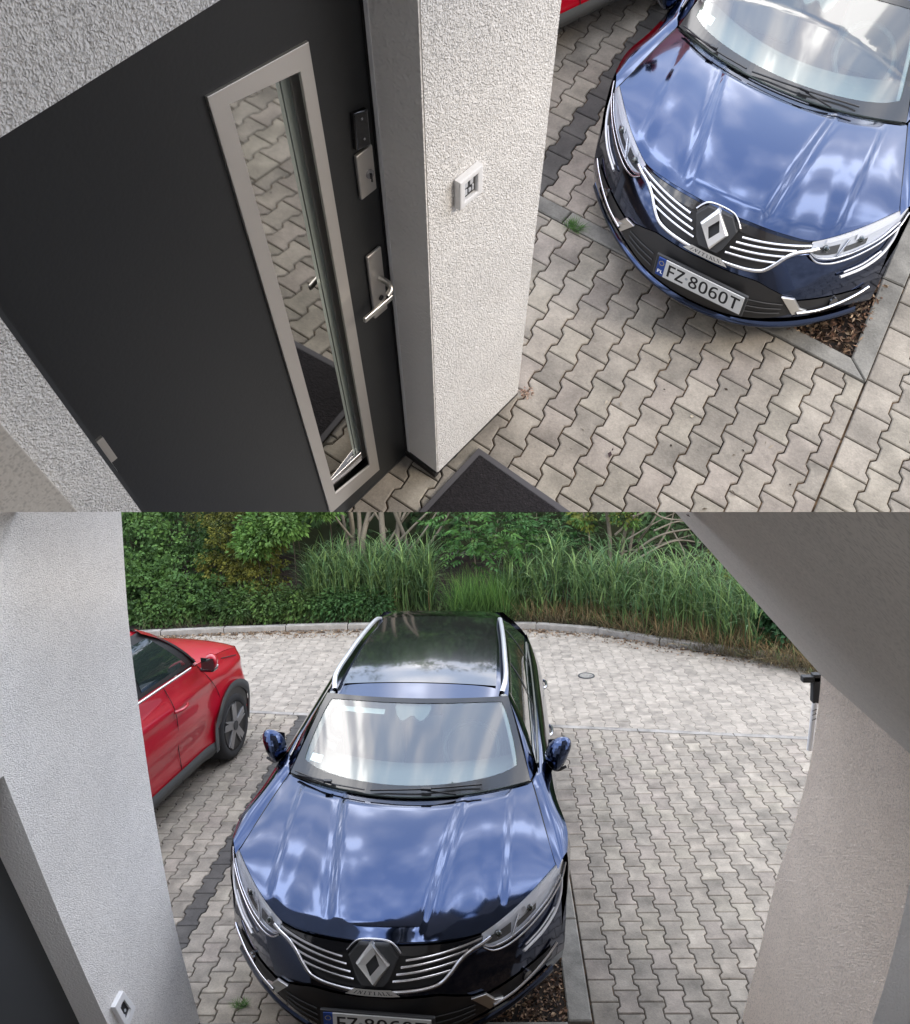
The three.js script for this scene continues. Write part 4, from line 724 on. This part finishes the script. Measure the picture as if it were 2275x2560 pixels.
const branch = (pts, r0, r1) => { const c = new THREE.CatmullRomCurve3(pts.map(p => V3(...p))), n = pts.length * 5, rs = 7, fr = c.computeFrenetFrames(n), P = c.getPoints(n), pos = [], ix = [], uv = []; for (let i = 0; i <= n; i++) for (let j = 0; j <= rs; j++) { const a = j / rs * 6.2832, r = mix(r0, r1, i / n), N = fr.normals[i], B = fr.binormals[i]; pos.push(P[i].x + r * (N.x * Math.cos(a) + B.x * Math.sin(a)), P[i].y + r * (N.y * Math.cos(a) + B.y * Math.sin(a)), P[i].z + r * (N.z * Math.cos(a) + B.z * Math.sin(a))); uv.push(j / rs * .3, i / n); } for (let i = 0; i < n; i++) for (let j = 0; j < rs; j++) { const a = i * (rs + 1) + j, b = a + rs + 1; ix.push(a, b, a + 1, b, b + 1, a + 1); } return raw(pos, ix, uv); };
function bush(name, label, cat, blobs, n, len, wid, pal, stems = 5, mat = M.leaf, group) {
  const o = thing(name, label, cat, group), L = new Leaves(); blobLeaves(L, blobs, n, len, wid, pal); part('foliage', L.build(), mat, o);
  const st = []; for (let i = 0; i < stems; i++) { const b = blobs[i % blobs.length], x = b[0] + rr(-.4, .4) * b[3], z = b[2] + rr(-.3, .3) * b[5]; st.push(branch([[x * .6 + b[0] * .4, -.03, z], [x, b[1] * .5, z + rr(-.05, .05)], [x + rr(-.2, .2) * b[3], b[1] + .5 * b[4], z]], .014, .004)); }
  if (st.length) for (const s of st) part('stem', s, M.barkDark, o);
  return o;
}
{
  const bank = struct('bank');
  part('bank_soil', sheet(60, 14, (u, v) => { const x = mix(-14, 9, u), z = mix(kz(x) - .05, -16, v); return [x, .03 + .55 * v * v + .05 * fbm(x * 2, z * 2, 64, 5, 3), z]; }, 12, 5), M.soil, bank);
  const dg = [[.066, .140, .036], [.082, .168, .042], [.10, .195, .050], [.050, .108, .030]], og = [[.125, .130, .022], [.15, .155, .028], [.10, .115, .020], [.065, .08, .018]], bg = [[.10, .20, .042], [.13, .24, .055], [.075, .16, .034]], mg = [[.085, .165, .042], [.105, .19, .048], [.065, .13, .036]];
  const yg = [[.16, .19, .035], [.20, .22, .05], [.12, .16, .03]];
  // dark wood mass behind everything
  { const w = thing('woodland', 'dark woodland mass filling the top behind the bushes and reeds', 'woodland'); w.userData.kind = 'stuff';
    const L = new Leaves(), bl = []; for (let i = 0; i < 26; i++) { const x = -15 + i * .98; bl.push([x, rr(1.4, 2.4), rr(-12.6, -11.4), 1.3, 1.9, .9], [x + .4, rr(3.9, 4.9), rr(-13, -11.6), 1.5, 1.6, 1.1]); }
    blobLeaves(L, bl, 34000, .15, .085, [[.034, .075, .022], [.040, .090, .026], [.050, .105, .028], [.030, .062, .020]]); const m = part('foliage', L.build(), M.leafSolid, w); m.userData.kind = 'stuff';
    part('dark_backing', sheet(40, 10, (u, v) => { const x = mix(-16, 12, u); return [x, mix(0, 5.0, v) + .5 * fbm(u * 20, 3, 64, 9, 3), -13.6 + .8 * fbm(u * 25, v * 8, 64, 19, 3)]; }), std([.035, .045, .02], { roughness: 1 }), w).userData.kind = 'stuff'; }  // plain dark sheet closing the gaps behind the leaves
  const Z = (x, d) => kz(x) - d;
  bush('bramble', 'dense dark green bramble thicket at the far left behind the kerb', 'bush', [[-7.6, .62, -9.2, .8, .75, .7], [-6.7, .58, -9.15, .8, .72, .6], [-5.9, .52, -9.1, .75, .62, .55], [-7.1, 1.35, -9.7, 1.0, .65, .6], [-5.9, 1.15, -9.6, .8, .5, .5], [-5.2, .38, -9.0, .55, .45, .45], [-6.3, .25, -8.75, 1.2, .30, .22]], 15000, .085, .052, dg, 8);
  bush('shrub', 'tall dark shrub rising in the top left behind the bramble thicket', 'shrub', [[-7.4, 2.1, -10.2, 1.0, .8, .6], [-6.2, 2.25, -10.4, .7, .6, .5]], 4500, .10, .055, [...dg, [.04, .10, .03]], 5);
  bush('shrub', 'olive yellow shrub between the bramble and the bright green bush', 'shrub', [[-5.05, 1.05, -9.3, .55, .60, .45], [-4.55, .95, -9.2, .55, .65, .42], [-4.9, 1.85, -9.7, .95, .55, .5], [-3.9, 2.05, -9.8, .7, .4, .4]], 13000, .055, .034, og, 6);
  bush('shrub', 'bright light green broad leaved bush in front of the olive shrub', 'shrub', [[-4.35, 1.55, -9.0, .42, .33, .32], [-3.95, 1.75, -9.0, .36, .28, .3], [-4.55, 1.30, -8.95, .28, .20, .25], [-3.4, 1.95, -9.2, .35, .2, .3]], 3600, .095, .055, bg, 4);
  bush('shrub', 'low mid green leafy shrub behind the kerb left of the reeds', 'shrub', [[-4.3, .32, -8.85, .55, .38, .32], [-3.7, .30, -8.85, .42, .36, .3], [-4.8, .28, -8.8, .4, .32, .28]], 5200, .085, .042, [...mg, [.06, .10, .028]], 5);
  bush('nettle_patch', 'low nettle like patch at the foot of the left reeds', 'plant', [[-3.1, .28, -8.8, .42, .36, .28], [-2.6, .30, -8.8, .35, .38, .26]], 3400, .10, .036, [[.045, .115, .034], [.06, .14, .04]], 5);
  bush('bush', 'small dark leafy bush at the right end beside the soffit edge', 'bush', [[atD(1530, -7.2), .42, -6.55, .36, .36, .28], [atD(1580, -7.0), .30, -6.25, .30, .30, .25], [atD(1500, -7.2), .62, -6.75, .25, .22, .2]], 2600, .095, .07, [[.03, .085, .03], [.045, .12, .045]], 5);
  bush('shrub', 'yellow green sprig hanging above the right hand reeds', 'shrub', [[atD(1440, -8), 1.15, -7.9, .25, .3, .25], [atD(1425, -8), 1.45, -8.2, .3, .22, .25]], 900, .07, .045, [...yg, ...mg], 3);
  // pinnate saplings
  function ash(name, label, blobs, n, pal, trunk) {
    const o = thing(name, label, 'sapling'), L = new Leaves();
    for (let i = 0; i < n; i++) { const b = blobs[i % blobs.length], d = rdir(), r = Math.pow(rnd(), .5); const x = b[0] + d[0] * b[3] * r, y = b[1] + d[1] * b[4] * r, z = b[2] + d[2] * b[5] * r; let a = [d[0] + rr(-.4, .4), rr(-.25, .45), d[2] * .6 + rr(0, .5)]; const l = Math.hypot(...a); a = a.map(v => v / l); const Lr = rr(.24, .40), col = hueMix(pal, .22); let s = [-a[2], rr(-.2, .2), a[0]]; const sl = Math.hypot(...s); s = s.map(v => v / sl);
      for (let k = 0; k < 5; k++) for (const sg of [-1, 1]) { const t = .22 + k * .17; const q = [a[0] * .55 + s[0] * sg, a[1] * .4 + s[1] * sg - .25, a[2] * .55 + s[2] * sg], ql = Math.hypot(...q); L.leaf(x + a[0] * Lr * t, y + a[1] * Lr * t - .07 * t * t, z + a[2] * Lr * t, q.map(v => v / ql), Lr * .34 * (1 - .25 * t), Lr * .125, col.map(v => v * rr(.9, 1.1)), .12); }
      L.leaf(x + a[0] * Lr, y + a[1] * Lr - .07, z + a[2] * Lr, a, Lr * .32, Lr * .12, col); }
    part('foliage', L.build(), M.leaf, o); for (const t of trunk) part('stem', branch(t, .018, .006), M.bark, o); return o;
  }
  ash('ash_sapling', 'bright feather leaved sapling above the car roof right of the bare trunks', [[-1.05, 1.62, -9.2, .45, .42, .35], [-.55, 1.55, -9.1, .40, .45, .35], [-.9, 1.15, -9.0, .40, .28, .3], [-.25, 1.25, -9.15, .3, .25, .3], [-.6, 2.1, -9.4, .5, .3, .3]], 190, [[.060, .150, .034], [.080, .175, .042], [.045, .120, .030]], [[[-.8, 0, -9.3], [-.85, .8, -9.2], [-.95, 1.7, -9.2]], [[-.7, 0, -9.3], [-.6, .8, -9.2], [-.45, 1.6, -9.15]]]);
  ash('ash_sapling', 'darker feather leaved sapling between the bright sapling and the yellow tree', [[.22, 1.48, -9.7, .42, .38, .3], [.55, 1.2, -9.5, .3, .25, .25], [.0, 1.9, -10, .5, .3, .3]], 90, [[.030, .085, .024], [.042, .110, .030]], [[[.2, 0, -9.9], [.2, .8, -9.8], [.22, 1.6, -9.7]]]);
  // bare leaning trunks
  { const t = thing('tree', 'clump of pale bare twisted trunks rising behind the left reeds', 'tree'), z = -10.0, X = d => atD(d, z);
    for (const [a, b, c, r] of [[690, 700, 706, .055], [707, 716, 708, .05], [738, 722, 735, .06], [772, 764, 762, .065], [800, 790, 800, .05], [818, 806, 790, .045], [700, 690, 682, .035]]) part('trunk', branch([[X(a), .2, z + rr(-.2, .2)], [X(b), 1.1, z + rr(-.15, .15)], [X(c) + rr(-.05, .05), 1.9, z + rr(-.2, .2)], [X(c) + rr(-.3, .3), 3.4, z - .2]], r, r * .6), M.bark, t);
    for (const [d0, y0, d1, y1] of [[764, 1.0, 850, 1.9], [790, 1.1, 905, 2.0], [808, .9, 880, 1.75], [845, .95, 905, 1.75], [700, 1.2, 650, 1.9], [735, 1.5, 800, 2.1], [770, 1.3, 720, 2.1], [800, 1.5, 850, 2.2]]) part('branch', branch([[X(d0), y0, z], [X((d0 + d1) / 2), (y0 + y1) / 2 + rr(-.06, .1), z + rr(-.1, .2)], [X(d1), y1, z + rr(-.1, .2)]], .026, .010), M.bark, t);
    const L = new Leaves(); blobLeaves(L, [[X(720), 3.6, -10.4, 1.1, .8, .8], [X(800), 3.9, -10.5, 1.0, .8, .8]], 3000, .13, .07, dg); part('crown', L.build(), M.leaf, t); }
  { const t = thing('tree', 'slender pale tree with yellow green leaves in the upper right of the greenery', 'tree'), z = -9.5, X = d => atD(d, z);
    for (const [a, b, c, r] of [[1205, 1208, 1200, .04], [1228, 1236, 1262, .035], [1235, 1252, 1275, .028], [1170, 1168, 1150, .018]]) part('trunk', branch([[X(a), .2, z], [X(b), 1.2, z + .05], [X(c), 2.0, z], [X(c + rr(-20, 30)), 3.2, z - .2]], r, r * .55), M.bark, t);
    const L = new Leaves(); blobLeaves(L, [[X(1190), 1.95, -9.4, .35, .25, .3], [X(1240), 1.75, -9.3, .28, .32, .25], [X(1225), 1.5, -9.25, .22, .2, .2], [X(1160), 1.6, -9.4, .3, .25, .25], [X(1280), 1.9, -9.5, .35, .22, .3], [X(1230), 2.6, -9.6, .9, .5, .5]], 2600, .085, .05, [...yg, ...bg]); part('crown', L.build(), M.leaf, t); }
  { const t = thing('fallen_branches', 'tangle of bare arching branches at the upper right above the reeds', 'branches'), z = -9.2, X = d => atD(d, z);
    for (const [d0, y0, d1, y1, d2, y2, r] of [[1230, .75, 1300, 1.25, 1400, 1.35, .026], [1240, .8, 1330, 1.15, 1395, 1.05, .02], [1260, 1.9, 1310, 1.55, 1400, 1.5, .022], [1250, 1.6, 1320, 1.75, 1390, 1.55, .018], [1270, 1.1, 1290, 1.5, 1330, 1.95, .022], [1300, 1.0, 1330, 1.4, 1345, 1.9, .018], [1290, 1.35, 1350, 1.45, 1400, 1.3, .016], [1220, 1.25, 1290, 1.7, 1370, 1.85, .02], [1335, 1.3, 1350, .9, 1345, .3, .014], [1225, .9, 1280, 1.0, 1370, 1.25, .018], [1240, 1.2, 1320, 1.5, 1380, 1.75, .014]]) part('branch', branch([[X(d0), y0, z + rr(-.3, .2)], [X(d1), y1, z + rr(-.2, .2)], [X(d2), y2, z + rr(-.3, .2)]], r, r * .45), M.bark, t); }
  // reeds and grass
  const reedPal = [[.085, .165, .062], [.105, .19, .066], [.068, .138, .058], [.15, .235, .075], [.18, .27, .09]], dry = [[.27, .175, .075], [.20, .125, .058], [.33, .25, .13]];
  function reeds(label, d0, d1, n, H, dryness, zoff, pal = reedPal) {
    const o = thing('reed_bed', label, 'reeds'); o.userData.kind = 'stuff'; const L = new Leaves();
    for (let i = 0; i < n; i++) { const d = rr(d0, d1), x0 = atD(d, -9), k = kz(x0), dep = rr(zoff[0], zoff[1]), z = k - dep, x = atD(d, z), h = rr(H[0], H[1]) * (.8 + .35 * fbm(d * .02, 3, 64, 7, 2)), a = rnd() * 6.283, col = hueMix(pal, .3), c0 = rnd() < dryness ? hueMix(dry, .3) : col.map(v => v * .75);
      L.blade(x, .02, z, a, h, rr(.010, .016), rr(0, .30), rr(0, .1), rnd() < dryness * .3 ? c0 : col, c0, 3);
      const nl = 3 + Math.floor(rnd() * 3); for (let q = 0; q < nl; q++) { const t = rr(.35, .95); L.blade(x + .03 * t, .02 + h * t, z, rnd() * 6.283, rr(.22, .45), rr(.014, .028), rr(.06, .30), rr(.05, .32), hueMix(pal, .3), col, 4); } }
    part('stalks', L.build(), M.leaf, o).userData.kind = 'stuff';
  }
  reeds('tall bluish reeds left of the dark gap behind the blue car', 600, 858, 700, [.75, 1.25], .05, [.35, 1.3]);
  reeds('broad bed of tall reeds with dry brown stems right of the car', 985, 1500, 950, [.45, 1.3], .30, [.25, 1.6]);
  { const o = thing('grass_clump', 'bright green long grass clump behind the right roof rail of the car', 'grass'); o.userData.kind = 'stuff'; const L = new Leaves(); for (let i = 0; i < 1500; i++) { const d = 890 + 115 * Math.pow(rnd(), .8), x0 = atD(d, -8.7), z = kz(x0) - rr(.1, .75), a = rnd() * 6.283; L.blade(atD(d, z), .02, z, a, rr(.25, .95), rr(.008, .015), rr(.05, .42), rr(0, .3), hueMix([[.11, .235, .05], [.15, .28, .065], [.08, .18, .045]], .25), [.05, .11, .03], 4); } part('blades', L.build(), M.leaf, o).userData.kind = 'stuff'; }
  { const o = thing('undergrowth', 'dry brown undergrowth and weeds along the back of the kerb', 'undergrowth'); o.userData.kind = 'stuff'; const L = new Leaves(); for (let i = 0; i < 6500; i++) { const d = rnd() < .6 ? rr(980, 1640) : rr(250, 1640), x0 = atD(d, -8.6), z = kz(x0) - rr(.08, .85), b = sstep(950, 1100, d); L.blade(atD(d, z), .02, z, rnd() * 6.283, rr(.08, .46), rr(.006, .012), rr(.02, .34), rr(0, .2), rnd() < b * .8 ? hueMix(dry, .4) : hueMix(mg, .3), [.07, .06, .03], 3); } part('blades', L.build(), M.leafSolid, o).userData.kind = 'stuff'; }
  { const o = thing('leaf_litter', 'brown fallen leaves swept along the foot of the far kerb', 'leaf litter'); o.userData.kind = 'stuff'; const L = new Leaves(); for (let i = 0; i < 2600; i++) { const x = rr(-7.5, 4.2), z = kz(x) + .06 + Math.pow(rnd(), 2.2) * .42; const a = rnd() * 6.283; L.leaf(x, .006 + rnd() * .012, z, [Math.cos(a), rr(-.05, .25), Math.sin(a)], rr(.02, .05), rr(.015, .03), hueMix([[.16, .10, .06], [.22, .15, .09], [.10, .07, .045], [.28, .22, .15]], .3), .3); } part('leaves', L.build(), M.leafSolid, o).userData.kind = 'stuff'; }
  const mh = thing('manhole_cover', 'small round dark rimmed drain cover in the lane right of the car', 'manhole cover'); mh.position.set(.632, .002, -5.934);
  part('cover', new THREE.CylinderGeometry(.088, .088, .012, 28), M.kerb, mh); part('rim', new THREE.TorusGeometry(.098, .012, 8, 36).rotateX(Math.PI / 2), M.plastic, mh);
}
// ───────────── small things on the ground ─────────────
function litter(name, label, cat, n, f, pal, size, m4) { const o = thing(name, label, cat); o.userData.kind = 'stuff'; const L = new Leaves(); for (let i = 0; i < n; i++) { const [x, y, z] = f(), a = rnd() * 6.283; L.leaf(x, y, z, (v => { const l = Math.hypot(...v); return v.map(q => q / l); })([Math.cos(a), rr(-.3, .5), Math.sin(a)]), size * rr(.4, 1.3), size * rr(.25, .5), hueMix(pal, .4), .3); } const p = part('pieces', L.build(), M.leafSolid, o); p.userData.kind = 'stuff'; if (m4) o.applyMatrix4(m4); return o; }
const barkPal = [[.16, .085, .05], [.23, .14, .085], [.10, .055, .035], [.30, .21, .13], [.07, .045, .03]];
{
  const bed = struct('bark_bed'); part('bed_soil', boxUV(box(1.15, .04, .95, -.69, -.03, -.70)), M.soil, bed).applyMatrix4(MU4);
  const b2 = struct('bark_bed'); part('bed_soil', boxUV(box(1.0, .04, 4.2, -.66, -.03, -1.95)), M.soil, b2);
  litter('bark_mulch', 'brown bark mulch in the kerbed corner under the upper blue car', 'bark mulch', 2600, () => [rr(-.95, -.125), -.012 + rnd() * .02, rr(-.75, -.24)], barkPal, .034, MU4);
  litter('bark_mulch', 'brown bark mulch beside the kerb under the nose of the lower blue car', 'bark mulch', 2400, () => [rr(-.72, -.16), -.012 + rnd() * .02, rr(-1.1, .16)], barkPal, .038);
  litter('crumbs', 'pinkish crumbs of dead leaves at the foot of the white wall corner', 'leaf litter', 80, () => [-1.235 + .035 * (rnd() + rnd() - 1), .004 + rnd() * .008, .735 + .035 * (rnd() + rnd() - 1)], [[.40, .24, .17], [.30, .18, .12], [.5, .36, .26]], .014, MU4);
  const tuft = (label, x, z, s, m4) => { const o = thing('weed', label, 'weed'), L = new Leaves(); for (let i = 0; i < 90; i++) L.blade(rr(-.03, .03) * s * 2, 0, rr(-.02, .02) * s * 2, rnd() * 6.283, rr(.02, .075) * s, .006 * s, rr(.03, .09) * s, rr(0, .05) * s, hueMix([[.07, .17, .03], [.10, .21, .04]], .3), [.05, .12, .03], 3); part('blades', L.build(), M.leaf, o); o.position.set(x, .002, z); if (m4) o.applyMatrix4(m4); };
  tuft('small green weed tuft in a joint near the left of the upper car', -1.553, -.238, .55, MU4); tuft('small green weed tuft at the lower left of the lower car', -2.211, .025, .6);
  litter('twigs', 'few dark twigs and seed crumbs scattered over the upper paving', 'twigs', 26, () => [rr(-1.0, .1), .006, rr(.15, .9)], [[.05, .035, .025], [.12, .09, .06], [.3, .26, .2]], .028, MU4);
  const lf = thing('dead_leaf', 'single dark dead leaf lying on the upper paving', 'leaf'), L = new Leaves(); L.leaf(0, .008, 0, [.3, .1, .95], .032, .02, [.03, .014, .014]); L.leaf(.004, .010, -.002, [-.2, .3, -.9], .02, .008, [.03, .014, .014]); part('blade', L.build(), M.leafSolid, lf); lf.position.set(-.781, .002, .794); lf.applyMatrix4(MU4);
}
// ───────────── renderer ─────────────
const renderer = new THREE.WebGLRenderer({ antialias: true });
renderer.setSize(910, 1024); renderer.shadowMap.enabled = true; renderer.toneMapping = THREE.LinearToneMapping; renderer.toneMappingExposure = EXPOSURE;
renderer.render(scene, camera);
